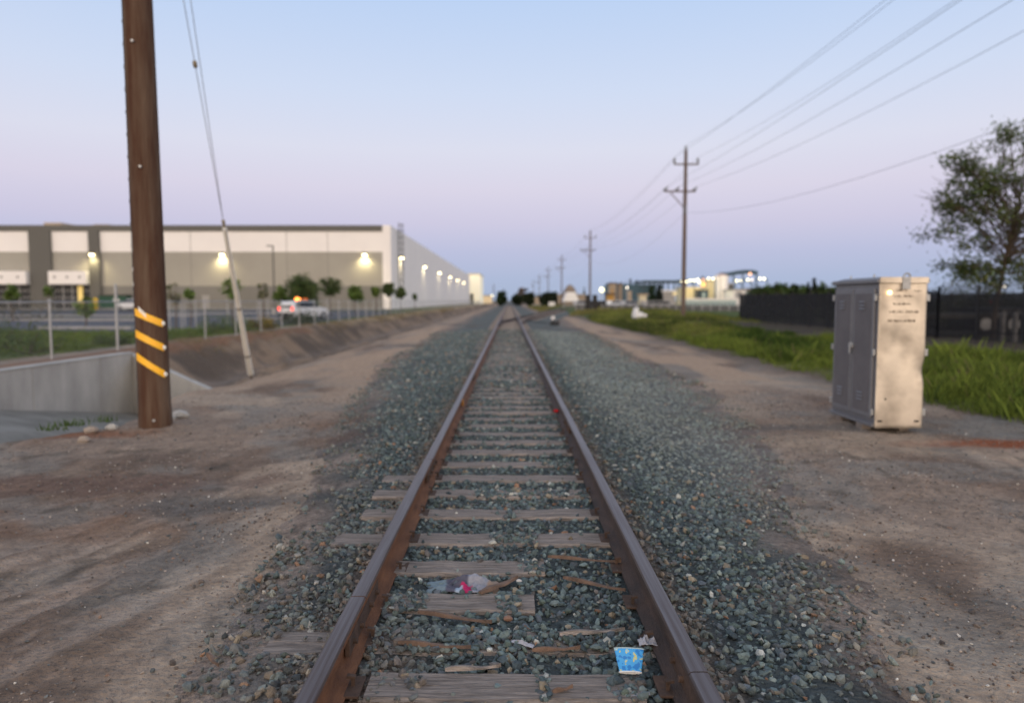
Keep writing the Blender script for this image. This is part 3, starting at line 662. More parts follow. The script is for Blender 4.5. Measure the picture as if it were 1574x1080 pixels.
# ------------------------------------------------------------------ car park
mb = MB(); V_ = []
ya = [36.5, 37.5, 80, 96, 114]; 
for y in ya:
    for x in (-260, -30, -17.2, -14.2): V_.append((x, y, gz1(x, y) + .02 if x > -20 else gz1(-30, y) + .02))
fs = [(i * 4 + j, i * 4 + j + 1, i * 4 + j + 5, i * 4 + j + 4) for i in range(len(ya) - 1) for j in range(3)]
tag(mb.add(V_, fs).build('car_park', M['asphalt']), kind='structure')
mb = MB(); mb.add([(-13.6, y, .035 if y < 100 else .02) for y in (40, 90, 600)] + [(-18.9, y, .12) for y in (40, 90, 600)], [])
def kerb(x0, x1, y0, y1, lab):
    z = gz1((x0 + x1) / 2 if (x0 + x1) / 2 > -60 else -30, (y0 + y1) / 2); mb = MB(); mb.bb(x0, x1, y0, y1, z - .1, z + .15)
    return tag(mb.build('kerb', M['kerb'], bevel=.03, loc=((x0 + x1) / 2, (y0 + y1) / 2, z)), lab, 'kerb', 'kerbs of the car park')
kerb(-60, -30.8, 60.2, 61.2, 'long pale kerb on the car park at the far left')
kerb(-28.0, -22.5, 42.6, 43.3, 'short pale kerb at the grass edge, left of the brown pole')
kerb(-42, -29, 88, 89.6, 'pale kerb on the car park just right of the brown pole')
kerb(-24.5, -19.4, 64.5, 65.2, 'pinkish kerb to the left of the white car')
kerb(-200, -19.8, 113.5, 114.6, 'long kerb along the foot of the warehouse')
kerb(-60, -34, 78, 79.6, 'pale kerb of the planted island at the far left')

# ------------------------------------------------------------------ warehouse
WY = 118.0; WXR = -19.4
def wx(px): return at(px, 450, WY).x
wh = empty('warehouse', (-100, WY, .1), 'huge white and beige warehouse with dark pilasters and lit wall lamps', 'warehouse')
WXL = -215; zb, z1_, z2_, z3_, zt = .05, 3.9, 9.45, 12.75, 13.75
cxr = WXR - 1.35
mb = MB(); mb.bb(WXL, WXR - .5, WY + .55, WY + 232, zb, zt - 1.2); mb.build('roof', M['wall_white'], wh)
def panel(name, x0, x1, za, zb_, m, out=0): 
    b = MB(); b.bb(x0, x1, WY - out, WY + .5, za, zb_); return b.build(name, m, wh)
panel('base_band', WXL, cxr, zb, z1_, M['wall_taupe']); panel('middle_band', WXL, cxr, z1_, z2_, M['wall_beige'])
panel('upper_band', WXL, cxr, z2_, z3_, M['wall_white']); panel('parapet', WXL, cxr, z3_, zt, M['wall_dark'], .12)
panel('corner_panel', cxr, WXR, zb, zt, M['wall_white'], .004)
for a, b in ((50, 83), (141, 157), (-40, -25)):
    panel('pilaster', wx(a), wx(b), zb, z3_, M['wall_dark'], .5)
for a, b in ((-25, 50), (83, 141)):
    x0, x1 = wx(a), wx(b); x0 += .05; x1 -= .05
    mb = MB(); mb.bb(x0, x1, WY - 1.4, WY - .003, 4.15, 6.25); c = mb.build('canopy', M['wall_white'], wh)
    for k in range(3):
        xx = x0 + (x1 - x0) * (k + .5) / 3; mb = MB(); mb.tube([(xx, WY - 1.44, 5.3), (xx, WY - 1.402, 5.3)], .22, 12); mb.tube([(xx, WY - 1.44, 5.3), (xx - .4, WY - .2, 6.6)], .05, 6); mb.build('tie_rod', M['kerb'], c)
    f = MB(); f.bb(x0, x1, WY - .08, WY - .004, zb + .15, 4.1); fr = f.build('window', M['glass'], wh)
    g = MB(); nn = 4
    for k in range(nn + 1): xx = x0 + .06 + (x1 - x0 - .12) * k / nn; g.bb(xx - .05, xx + .05, WY - .14, WY - .082, zb + .15, 4.1)
    for z in (1.1, 2.0, 3.1): g.bb(x0, x1, WY - .13, WY - .084, z - .035, z + .035)
    g.build('mullion_frame', M['frame'], fr)
x0 = wx(141) - 2.1; mb = MB(); mb.bb(x0, x0 + .8, WY - .3, WY - .145, .3, 3.9); mb.build('lit_sign_panel', mat('warm_lit', (.9, .7, .25), .5, emit=.12), wh)
for px in (295, 442, 505):
    mb = MB(); mb.bb(wx(px) - .04, wx(px) + .04, WY - .006, WY - .001, z1_, z3_); mb.build('panel_joint', M['wall_taupe'], wh)
for px in (316,): mb = MB(); mb.bb(wx(px) - .6, wx(px) + .6, WY - .05, WY - .002, .15, 2.4); mb.build('door', M['kerb'], wh)
mb = MB(); mb.bb(wx(48), wx(75), WY + 4, WY + 9, 12, 14.6); mb.build('roof_unit', M['tan'], wh)
mb = MB(); mb.bb(wx(126), wx(150), WY + 4, WY + 9, 12, 14.3); mb.build('roof_unit', M['tan'], wh)
mb = MB(); mb.bb(WXR - .5, WXR, WY + .502, WY + 232, zb, zt); sw = mb.build('side_wall', M['wall_white'], wh)
for k in range(1, 30):
    y = WY + k * 7.9; mb = MB(); mb.bb(WXR, WXR + .01, y, y + .05, zb, zt); mb.build('panel_joint', M['wall_beige'], sw)
# caged ladder on the side wall
mb = MB(); ly = 124.6; lx = WXR + .35
for s in (-.25, .25): mb.tube([(lx, ly + s, 2.6), (lx, ly + s, 14.9)], .05, 6)
for k in range(40): mb.tube([(lx, ly - .25, 2.7 + k * .3), (lx, ly + .25, 2.7 + k * .3)], .025, 5)
for k in range(11): 
    z = 4 + k * 1.05; mb.tube([(lx, ly - .4, z), (lx + .5, ly - .4, z), (lx + .8, ly, z), (lx + .5, ly + .4, z), (lx, ly + .4, z)], .04, 5)
for q in ((.5, -.4), (.8, 0), (.5, .4)): mb.tube([(lx + q[0], ly + q[1], 4), (lx + q[0], ly + q[1], 14.7)], .04, 5)
mb.build('roof_ladder', M['wall_dark'], wh)
def wall_lamp(p, nrm, power):
    x, y, z = p
    mb = MB(); mb.box((x + nrm[0] * .3, y + nrm[1] * .3, z + .12), (.55, .55, .26), None, .7); l_ = mb.build('wall_lamp', M['black'], wh, bevel=.03)
    mb = MB(); mb.box((x + nrm[0] * .33, y + nrm[1] * .33, z - .1), (.5, .5, .2), None, 1.0); mb.build('lamp_lens', M['lamp'], l_)
    d = bpy.data.lights.new('wall_light', 'SPOT'); d.energy = power; d.color = (1, .84, .46); d.shadow_soft_size = .15; d.spot_size = R(150); d.spot_blend = 1
    o = bpy.data.objects.new('wall_light', d); col.objects.link(o); o.location = (x + nrm[0] * .75, y + nrm[1] * .75, z - .3); o.rotation_euler = (R(-12) * -nrm[1] * -1, R(12) * nrm[0], 0)
for px in (148, 344, 562): wall_lamp((wx(px), WY - (.5 if px == 148 else 0), 9.0), (0, -1), 900)
for k in range(6): wall_lamp((WXR, 128 + 34.7 * k, 9.1), (1, 0), 420)
# far cream building beyond the warehouse
fb = empty('industrial_building', (-19, 356, 0), 'tall cream lit building just beyond the far end of the warehouse', 'building')
mb = MB(); mb.bb(-40, -14.6, 356, 400, -.1, 14.2); mb.build('wall', mat('lit_cream', (.85, .8, .62), .85, emit=.32), fb)  # lamplight on the wall is put in as a faint glow of the material
mb = MB(); mb.bb(-40.2, -14.4, 355.8, 400.2, 14.2, 14.9); mb.build('roof', M['cream'], fb)
mb = MB(); mb.bb(-19.5, -17.8, 355.7, 355.99, 0, 5); mb.build('door', M['wall_dark'], fb)
fb2 = empty('low_building', (-12, 420, 0), 'low cream building far off between the warehouse and the track', 'building')
mb = MB(); mb.bb(-16.5, -10.5, 420, 440, -.1, 4.3); mb.build('wall', mat('lit_cream2', (.7, .55, .35), .85, emit=.25), fb2)  # the wall itself glows slightly, lit look put into its material
mb = MB(); mb.bb(-16.7, -10.3, 419.8, 440.2, 4.3, 4.7); mb.build('roof', M['wall_dark'], fb2)
ms = empty('light_mast', (-9.2, 420, 0), 'slender far mast with a small lit lamp between warehouse and track', 'lamp post')
mb = MB(); mb.tube([(-9.2, 420, 0), (-9.2, 420, 11)], .22, 6); mb.build('mast', M['far_pole'], ms)
mb = MB(); mb.sphere((-9.9, 419, 4.5), .32, 8, 6); mb.build('lamp', M['lampw'], ms)

# ------------------------------------------------------------------ lamp post of the car park
LX = at(420, 400, 84).x
lp = empty('lamp_post', (LX, 84, -.1), 'slim dark lamp post standing on the car park, unlit', 'lamp post')
mb = MB(); mb.tube([(LX, 84, -.2), (LX, 84, 7.8)], [.12, .08], 8); mb.build('post', M['wall_dark'], lp, smooth=True)
mb = MB(); mb.box((LX - .35, 84, 7.85), (.75, .35, .12)); mb.build('lamp_head', M['wall_dark'], lp, bevel=.03)
mb = MB(); mb.tube([(LX, 84, -.2), (LX, 84, .55)], .3, 12); mb.build('footing', M['kerb'], lp, smooth=True)

# ------------------------------------------------------------------ vehicles
def vehicle(loc, rz, label, paint, tail=True, bar=True, group=None):
    v = empty('parked_car', loc, label, 'car', group, rz)
    # profile along y (length 4.6, front at +y) lofted across the width with tumblehome
    stn = [(-2.28, .42, .95, .95, .80), (-2.25, .36, 1.05, 1.42, .82), (-2.05, .33, 1.08, 1.60, .86), (-1.0, .33, 1.08, 1.66, .88), (.35, .33, 1.06, 1.64, .88), (1.0, .33, 1.04, 1.12, .88), (2.0, .34, .95, .98, .86), (2.28, .42, .75, .78, .78)]
    vs = []; k = 10
    for (y, zb_, zbelt, ztop, w) in stn:
        tw = w - .16 if ztop - zbelt > .2 else w - .03
        vs += [(-w + .05, y, zb_), (-w, y, zb_ + .12), (-w, y, zbelt), (-tw, y, ztop - .06), (-tw + .12, y, ztop), (tw - .12, y, ztop), (tw, y, ztop - .06), (w, y, zbelt), (w, y, zb_ + .12), (w - .05, y, zb_)]
    fs = [(i * k + j, i * k + (j + 1) % k, (i + 1) * k + (j + 1) % k, (i + 1) * k + j) for i in range(len(stn) - 1) for j in range(k)] + [tuple(range(k - 1, -1, -1)), tuple((len(stn) - 1) * k + j for j in range(k))]
    MB().add(vs, fs).build('body', paint, v, smooth=True, bevel=.02)
    g = MB(); g.add([(-.66, -2.30, 1.07), (.66, -2.30, 1.07), (.6, -2.215, 1.46), (-.6, -2.215, 1.46)], [(0, 1, 2, 3)]); g.build('rear_window', M['glass'], v)
    for s in (-1, 1):
        g = MB(); g.add([(s * .885, -1.95, 1.1), (s * .895, .95, 1.1), (s * .755, .42, 1.56), (s * .755, -1.8, 1.56)], [(0, 1, 2, 3)]); g.build('side_window', M['glass'], v)
        for yy in (-1.42, 1.42):
            w_ = MB(); w_.tube([(s * .72, yy, .34), (s * .91, yy, .34)], .34, 20); w = w_.build('wheel', M['rubber'], v, smooth=True)
            h = MB(); h.tube([(s * .905, yy, .34), (s * .925, yy, .34)], .2, 14); h.build('rim', M['galv'], w)
        t = MB(); t.box((s * .72, -2.27, .98), (.2, .08, .3)); t.build('tail_light', M['tail'] if tail else M['rail_rust'], v, bevel=.02)
        t = MB(); t.box((s * .62, 2.27, .68), (.36, .06, .14)); t.build('headlight', M['silver'], v, bevel=.02)
        t = MB(); t.box((s * .98, .75, 1.08), (.16, .1, .14)); t.build('mirror', paint, v, bevel=.02)
    b = MB(); b.box((0, -2.3, .5), (1.62, .14, .22)); b.build('rear_bumper', M['black'], v, bevel=.03)
    b = MB(); b.box((0, -2.295, .82), (.34, .02, .13)); b.build('number_plate', M['white'], v)
    if bar:
        b = MB(); b.box((.1, -.2, 1.70), (1.5, .2, .05)); lb = b.build('light_bar', M['black'], v)
        for x_, r_ in ((-.6, .15), (-.3, .1), (.2, .06), (.5, .06)):
            q = MB(); q.sphere((x_, -.28, 1.79), r_, 10, 6); q.build('beacon', M['amber'] if x_ < 0 else mat('amber_dim', (1, .22, .05), .4, emit=1.2), lb)
    return v
sv = at(462, 480, 62); vehicle((sv.x + .2, 62.5, gz1(sv.x, 62) + .02), R(-26), 'white estate car with red tail lights and amber beacons on its roof', M['carwhite'])
pc = at(203, 460, 104); vehicle((pc.x, 104, gz1(-30, 104) + .02), R(70), 'pale car parked by the warehouse, half hidden by the brown pole', M['carwhite'], False, False)
# skip and bollard
dx = wx(189); mb = MB(); mb.prism([(dx - 2, .3), (dx + 2, .3), (dx + 2.2, 2.3), (dx - 2.2, 2.3)], 114.8, 116.6)
sk = empty('dumpster', (dx, 115.6, .2), 'dark green dumpster against the warehouse wall', 'dumpster'); mb.build('bin', M['green'], sk, bevel=.05)
mb = MB(); mb.box((dx, 115.7, 2.36), (4.5, 1.9, .1), (.06, 0, 0)); mb.build('lid', M['black'], sk)
mb = MB(); mb.box((dx + .6, 114.76, 1.5), (.9, .04, .5)); mb.build('label_plate', M['white'], sk)
bx = wx(173); mb = MB(); mb.tube([(bx, 113, 0), (bx, 113, 1.6)], .35, 12); mb.sphere((bx, 113, 1.6), .35, 12, 6); tag(mb.build('bollard', mat('yellow_paint', (.75, .48, .02), .5), smooth=True, loc=(bx, 113, .1)), 'yellow bollard in front of the warehouse wall', 'bollard')

# ------------------------------------------------------------------ trees
def leaves(centres, rad, n_each, size, base, flat=.8, var=.45):
    cs = np.repeat(np.array(centres), n_each, 0); N = len(cs); rr = np.repeat(np.array(rad), n_each)
    p = cs + RNG.normal(size=(N, 3)) * rr[:, None] * np.array([.5, .5, .5 * flat])
    a = RNG.normal(size=(N, 3)); a /= np.linalg.norm(a, axis=1)[:, None]; b = RNG.normal(size=(N, 3)); b -= (b * a).sum(1)[:, None] * a; b /= np.linalg.norm(b, axis=1)[:, None]
    s = size * RNG.uniform(.6, 1.4, N)[:, None]
    V = np.stack([p - a * s, p + b * s * .42 - a * s * .1, p + a * s, p - b * s * .42 - a * s * .1], 1).reshape(-1, 3)
    F = np.arange(N * 4).reshape(-1, 4)
    cl = RNG.uniform(1 - var, 1 + var, len(centres)); c = np.repeat(cl, n_each)[:, None] * RNG.uniform(.7, 1.35, (N, 1)) * np.array(base)
    c[:, 0] *= RNG.uniform(.8, 1.3, N)
    return V, F, np.repeat(c[:, None, :], 4, 1).reshape(-1, 3)
def tree(name, loc, h, crown_z, rx, rz, nclu, n_each, leaf, base, label, group=None, trunk_r=.06, stake=False, cat='tree', cone=False):
    x, y, z = loc
    t = empty(name, loc, label, cat, group)
    tr = MB(); tr.tube([(x, y, z - .1), (x + random.uniform(-.04, .04) * h, y, z + h * .4), (x + random.uniform(-.03, .03) * h, y, z + h * .85)], [trunk_r, trunk_r * .8, trunk_r * .3], 7)
    cs = []; rs = []
    for _ in range(nclu):
        while True:
            q = RNG.uniform(-1, 1, 3)
            if (q ** 2).sum() < 1: break
        k = 1 - .85 * (q[2] * .5 + .5) if cone else 1
        cs.append((x + q[0] * rx * k, y + q[1] * rx * k, z + crown_z + q[2] * rz)); rs.append(rx * RNG.uniform(.22, .5) * (k if cone else 1))
        if _ % 4 == 0: tr.tube([(x, y, z + max(h * .25, crown_z - rz * .9)), cs[-1]], [trunk_r * .45, trunk_r * .12], 5)
    tr.build('trunk', M['bark'], t, smooth=True)
    V, F, C = leaves(cs, rs, n_each, leaf, base); np_obj('crown', V, F, M['leaf'], C, parent=t)
    if stake:
        for s in (-.35, .35):
            mb = MB(); mb.tube([(x + s, y, z - .1), (x + s, y, z + 1.8)], .035, 6); mb.build('stake', M['galv'], t)
    return t
GD, GL, GP = (.07, .11, .035), (.11, .18, .04), (.15, .16, .09)
def yt(px, top, base_py, d, w, label, colr=GL, dens=1.0, **kw):
    p = at(px, top, d); q = at(px + w / 2, top, d); z = gz1(p.x if p.x > -60 else -60, d); hh = p.z - z; rx = max(.2, (q.x - p.x) * .88)
    rzz = kw.pop('rz', min(hh * .38, rx * 1.25)); 
    return tree('young_tree', (p.x, d, z), hh, hh - rzz, rx, rzz, int(34 * dens), int(60 * dens), .12 * d / 75, colr, label, 'young trees around the car park', .05, **kw)
yt(17, 438, 0, 58, 22, 'small round young tree at the far left, in front of the glazed entrance')
yt(74, 440, 0, 60, 14, 'thin upright young tree before the wide dark pilaster', dens=.6)
yt(130, 456, 0, 44, 32, 'spreading light green young tree left of the brown pole', dens=.8)
yt(268, 434, 0, 42, 32, 'pale wispy young tree just right of the brown pole', GP, .5, stake=True)
yt(291, 443, 0, 46, 16, 'bright green narrow young tree, second to the right of the brown pole', stake=True, dens=.7)
yt(357, 427, 0, 44, 30, 'young tree with a sparse crown behind the white guy wire guard', dens=.75, stake=True)
yt(403, 436, 0, 50, 22, 'sparse young tree to the left of the dark lamp post', GP, .5, stake=True)
yt(432, 440, 0, 66, 26, 'light green young tree at the right of the dark lamp post')
yt(463, 427, 0, 66, 58, 'biggest dark bushy tree behind the white car', GD, 1.9)
yt(508, 424, 0, 70, 34, 'tall thin crowned tree to the right of the white car', GD, .9, rz=1.0)
yt(545, 440, 0, 80, 24, 'round clipped tree below the right hand wall lamp', GL, 1.2)
yt(577, 440, 0, 84, 14, 'narrow clipped tree near the corner of the warehouse', GL)
yt(598, 434, 0, 88, 18, 'dark loose tree at the white corner of the warehouse', GD)
yt(616, 442, 0, 92, 15, 'small dark tree at the foot of the roof ladder', GD)
yt(637, 452, 0, 100, 8, 'tiny slim tree beside the long white side wall', GD, .5)
def shrub(px, py, d, w, h, label, colr=GD, group='shrubs on the left verge', n=1.0, zz=None):
    p = at(px, py, d); z = gz1(max(p.x, -60), d) if zz is None else zz; cs = []; rs = []
    for _ in range(int(26 * n)):
        a = random.uniform(0, 6.28); r = math.sqrt(random.random()); cs.append((p.x + r * math.cos(a) * w * .45, d + r * math.sin(a) * w * .45, z + random.uniform(.1, .95) * h * (1.1 - .6 * r))); rs.append(w * .16)
    t = empty('shrub', (p.x, d, z), label, 'shrub', group)
    tr = MB()
    for c in cs[::4]: tr.tube([(p.x, d, z - .05), c], [.03, .01], 5)
    tr.build('stem', M['bark'], t); V, F, C = leaves(cs, rs, 60, .04 * max(1, d / 25), colr, 1.0); np_obj('foliage', V, F, M['leaf'], C, parent=t)
shrub(44, 540, 20.5, 2.6, .75, 'low dark spreading shrub in front of the leftmost fence posts')
shrub(2, 530, 22, 1.6, .8, 'dark shrub cut by the left edge of the photo')
shrub(168, 520, 24, 1.2, .35, 'small dark shrub in the grass left of the brown pole')
shrub(345, 505, 34, 2.6, .55, 'grey green low shrub behind the fence near the guy wire')
shrub(401, 500, 38, 1.6, .7, 'yellowish green shrub behind the fence right of the guy wire', (.16, .13, .02))
shrub(462, 500, 46, 3.2, .55, 'low dark green shrub below the white car', (.04, .06, .025))
shrub(22, 484, 62, 9, .6, 'long low planting on the car park island at the far left', (.07, .07, .045))
# ------------------------------------------------------------------ grass
def grass_field(name, n, fx, h0, w0, base, dry=.15, seed=0):
    x, y, dn = fx(n); N = len(x); B = 5
    x = np.repeat(x, B) + RNG.normal(size=N * B) * .06; y = np.repeat(y, B) + RNG.normal(size=N * B) * .06; z = gz(x, y) - .02
    sc = np.maximum(1, y / 22) ; h = h0 * RNG.uniform(.4, 1.2, N * B) * (.3 + 1.15 * sst(.3, .72, fbm(x * .9, y * .6, 201 + seed))) * np.where(RNG.random(N * B) < .03, 1.6, 1); w = w0 * sc
    a = RNG.uniform(0, 6.28, N * B); lx, ly = RNG.normal(size=(2, N * B)) * .28 * h
    dx, dy = np.cos(a) * w, np.sin(a) * w
    V = np.stack([np.stack([x - dx, y - dy, z], -1), np.stack([x + dx, y + dy, z], -1), np.stack([x + lx * .4 + dx * .6, y + ly * .4 + dy * .6, z + h * .6], -1), np.stack([x + lx, y + ly, z + h], -1)], 1).reshape(-1, 3)
    F = np.arange(N * B * 4).reshape(-1, 4); k = sst(.35, .65, fbm(x * .5, y * .22, 211 + seed))[:, None]
    C = np.array(base[0]) * (1 - k) + np.array(base[1]) * k; C *= RNG.uniform(.65, 1.35, (N * B, 1)); dr = RNG.random(N * B) < dry; C[dr] = np.array((.17, .15, .07))
    return tag(np_obj(name, V, F, M['grass'], np.repeat(C[:, None], 4, 1).reshape(-1, 3)), kind='stuff')
def gl(n):
    y = RNG.uniform(19, 36.5, n); x = -12.6 - RNG.random(n) * 24; k = (x > -y * .85) & (RNG.random(n) < .35 + sst(20, 25, y + 2.5 * fbm(x * .3, y * .3, 5))); return x[k], y[k], None
grass_field('grass', 20000, gl, .17, .012, ((.075, .12, .025), (.13, .19, .035)), .06)
def gb(n):
    y = 24 + 116 * RNG.random(n) ** 1.3; x = RNG.uniform(-12.6, -10.6, n); k = RNG.random(n) < .9; return x[k], y[k], None
grass_field('dry_grass', 7000, gb, .09, .006, ((.2, .16, .1), (.25, .2, .13)), .2, 3)

# ================================================================== RIGHT SIDE
# ------------------------------------------------------------------ line of utility poles and their wires
UX = 14.2; UD = [-9.5, 58.5, 126.5, 195, 263, 340, 425]
def upole(first=True):
    t = empty('power_pole', (0, 0, 0), '', 'utility pole', 'power poles along the right of the track')
    mb = MB(); mb.tube([(0, 0, -.6), (0, 0, 6), (0, 0, 13.4)], [.19, .165, .13], 12); mb.build('shaft', M['far_pole'], t, smooth=True)
    a = MB(); a.box((0, -.16, 12.25), (2.0, .12, .11)); ca = a.build('crossarm', M['far_pole'], t)
    for x in (-.94, .94): i = MB(); i.tube([(x, -.16, 12.3), (x, -.16, 12.45), (x, -.16, 12.75)], [.05, .11, .07], 8); i.build('insulator', M['porcelain'], ca, smooth=True)
    i = MB(); i.tube([(0, 0, 13.4), (0, 0, 13.5), (0, 0, 13.75)], [.05, .1, .06], 8); i.build('top_insulator', M['porcelain'], t, smooth=True)
    a = MB(); a.box((-.45, -.17, 10.1), (2.5, .12, .12)); cb = a.build('crossarm', M['far_pole'], t)
    for x in (-1.65, -.7, .72): i = MB(); i.tube([(x - .12, -.17, 10.16), (x, -.17, 10.24), (x + .17, -.17, 10.46)], [.11, .12, .05], 8); i.build('insulator', M['porcelain'], cb, smooth=True)
    b = MB(); b.tube([(-1.2, -.12, 10.0), (-.05, -.12, 8.75)], .045, 6); b.build('brace', M['far_pole'], t)
    b = MB(); b.tube([(-.04, -.17, 9.0), (.02, -.2, 8.3)], .09, 8); b.build('cable_clamp', M['porcelain'], t)
    return t
up0 = upole()
plab = ['nearest and tallest power pole on the right, with two crossarms', 'second power pole, above the black parked trucks', 'third power pole from the camera, beside the tan gravel mound',
        'fourth power pole from the camera, small and hazy', 'fifth power pole, tiny, far down the line', 'sixth and farthest power pole, barely visible']
for i, d in enumerate(UD[1:]):
    o = up0 if i == 0 else copy_tree(up0)
    o.location = (UX, d, gz1(UX, min(d, 200)) + .02); o['label'] = plab[i]
wires = [('topmost overhead wire running over the pole tops', 0, 0, 13.75, 1.35), ('overhead wire on the left end of the upper crossarms', -.94, -.16, 12.8, 0.9), ('overhead wire on the right end of the upper crossarms', .94, -.16, 12.8, 1.3),
         ('overhead wire on the left end of the lower crossarms', -1.5, -.17, 10.5, .75), ('overhead wire on the middle insulators of the lower crossarms', -.55, -.17, 10.5, 1.05), ('overhead wire on the right end of the lower crossarms', .88, -.17, 10.5, 1.3),
         ('lowest overhead cable, slung well below the crossarms', .0, -.2, 8.4, 2.15)]
for lab, dx, dy, zz, sag in wires:
    mb = MB(); pts = []
    for a, b in zip(UD[:-1], UD[1:]):
        for k in range(14 if b < 70 else 6):
            t = k / (14 if b < 70 else 6); pts.append((UX + dx, a + (b - a) * t + dy, zz + gz1(UX, 60) - 4 * sag * t * (1 - t)))
    pts.append((UX + dx, UD[-1] + dy, zz)); mb.tube(pts, .009 if zz > 9 else .008, 5)
    tag(mb.build('overhead_wire', M['wire'], loc=(UX + dx, UD[0], zz)), lab, 'wire', 'overhead wires')

# ------------------------------------------------------------------ signal cabinet
cb = empty('signal_cabinet', (5.45, 10.6, -.3), 'tall metal trackside cabinet with grey double doors and shiny dented side', 'cabinet')
cx0, cx1, cy0, cy1, cz0, cz1 = 5.11, 5.775, 9.92, 11.24, -.22, 1.74
def metal_side():
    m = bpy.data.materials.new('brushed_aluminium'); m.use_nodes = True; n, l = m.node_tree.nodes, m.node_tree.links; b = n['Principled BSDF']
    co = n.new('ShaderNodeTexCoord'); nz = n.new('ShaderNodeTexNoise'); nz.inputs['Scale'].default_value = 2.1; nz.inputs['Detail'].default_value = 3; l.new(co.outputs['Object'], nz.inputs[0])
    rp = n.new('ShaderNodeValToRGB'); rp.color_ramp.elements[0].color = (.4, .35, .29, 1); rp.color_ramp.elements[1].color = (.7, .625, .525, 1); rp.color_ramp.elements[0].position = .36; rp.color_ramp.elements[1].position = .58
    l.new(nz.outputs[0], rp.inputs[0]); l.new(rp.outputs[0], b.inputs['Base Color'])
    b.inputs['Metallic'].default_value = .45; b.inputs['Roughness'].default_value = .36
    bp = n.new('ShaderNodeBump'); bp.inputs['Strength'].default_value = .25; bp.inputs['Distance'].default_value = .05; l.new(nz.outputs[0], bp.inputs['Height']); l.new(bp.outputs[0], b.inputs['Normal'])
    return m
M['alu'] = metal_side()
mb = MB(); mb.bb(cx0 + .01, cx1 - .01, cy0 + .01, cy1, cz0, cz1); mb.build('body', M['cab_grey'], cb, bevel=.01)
# dented side sheet facing the camera
g = 24; vs = []
for j in range(g * 2 + 1):
    for i in range(g + 1):
        x = cx0 + (cx1 - cx0) * i / g; z = cz0 - .06 + (cz1 + .02 - cz0 + .06) * j / (g * 2); u, w = i / g, j / (g * 2)
        dent = .022 * math.exp(-((u - 1) ** 2) / .03 - ((w - .40) ** 2) / .004) + .008 * math.exp(-((u - .6) ** 2) / .05 - ((w - .48) ** 2) / .01) + .006 * math.exp(-((u - .4) ** 2) / .02 - ((w - .6) ** 2) / .003)
        dent += .004 * (float(vn(np.array([u * 4]), np.array([w * 9]))[0]) - .5)
        vs.append((x - dent * (1.1 if u > .93 else 0), cy0 - .012 + dent, z))
W = g + 1; fs = [(j * W + i, j * W + i + 1, (j + 1) * W + i + 1, (j + 1) * W + i) for j in range(g * 2) for i in range(g)]
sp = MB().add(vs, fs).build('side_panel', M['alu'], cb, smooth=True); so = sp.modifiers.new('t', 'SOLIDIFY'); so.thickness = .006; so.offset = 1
mb = MB(); mb.box(((cx0 + cx1) / 2, (cy0 + cy1) / 2 + .01, cz1 + .03), (cx1 - cx0 + .06, cy1 - cy0 + .08, .06)); mb.box(((cx0 + cx1) / 2, (cy0 + cy1) / 2 + .01, cz1 + .075), (cx1 - cx0 - .02, cy1 - cy0 - .02, .03), None, .8); mb.build('roof', M['cab_grey'], cb, bevel=.012)
mb = MB(); mb.bb(cx0 - .005, cx1 + .005, cy0 - .05, cy0 - .02, cz1 + .0, cz1 + .085); mb.build('roof_edge', M['alu'], cb, bevel=.006)
xf = cx0 + .008; ymid = (cy0 + cy1) / 2 + .02
for a, b in ((cy0 + .07, ymid - .012), (ymid + .012, cy1 - .05)):
    mb = MB(); mb.bb(xf - .03, xf, a, b, cz0 + .07, cz1 - .07); dr = mb.build('door', M['cab_grey'], cb, bevel=.008)
    mb = MB(); mb.bb(xf - .036, xf - .031, a + .06, b - .06, cz0 + .14, cz1 - .14); mb.build('door_skin', mat('cab_skin', (.135, .128, .134), .6, .3, c2=(.16, .15, .155), scale=4), dr, bevel=.004)
    for zc in (cz0 + .3, cz1 - .36):
        for k in range(3): mb = MB(); mb.box((xf - .044, (a + b) / 2, zc + k * .05), (.02, .15, .018), (0, .5, 0)); mb.build('louvre', M['cab_grey'], dr)
mb = MB(); mb.tube([(xf - .03, ymid - .03, .84), (xf - .075, ymid - .03, .84)], .05, 14); mb.box((xf - .075, ymid - .03, .8), (.02, .035, .17)); mb.build('handle', M['galv'], cb, smooth=False, bevel=.006)
for zc in (cz1 - .2, .78, cz0 + .16):
    mb = MB(); mb.box((cx1 + .03, cy0 + .02, zc), (.05, .05, .1)); mb.build('bracket', M['galv'], cb, bevel=.008)
    mb = MB(); mb.box((xf - .03, cy0 + .03, zc), (.035, .045, .09)); mb.build('hinge', M['galv'], cb, bevel=.006)
    mb = MB(); mb.box((xf - .03, cy1 - .02, zc), (.035, .045, .09)); mb.build('hinge', M['galv'], cb, bevel=.006)
mb = MB(); ex = (cx0 + cx1) / 2 + .02; mb.box((ex, cy0 - .058, cz1 + .0), (.11, .012, .16))
mb.tube([(ex + .045 * math.cos(a), cy0 - .062, cz1 + .085 + .05 * math.sin(a)) for a in [k * math.pi / 8 for k in range(9)]], .013, 6, True); mb.build('lifting_lug', M['galv'], cb)
for y_ in (10.25, 10.95): mb = MB(); mb.tube([(cx0 + .1, y_, cz1 + .08), (cx0 + .1, y_, cz1 + .12), (cx0 + .13, y_ + .05, cz1 + .13)], .012, 6); mb.build('roof_eye', M['galv'], cb)
lr = MB(); lr.sphere((5.245, cy0 - .04, cz1 - .13), .026, 12, 8); lr.build('reflection_glint', mat('warm_glint', (1, .68, .3), .3, emit=6), cb, smooth=True)  # added glowing bead imitating a lamp's reflection in the metal
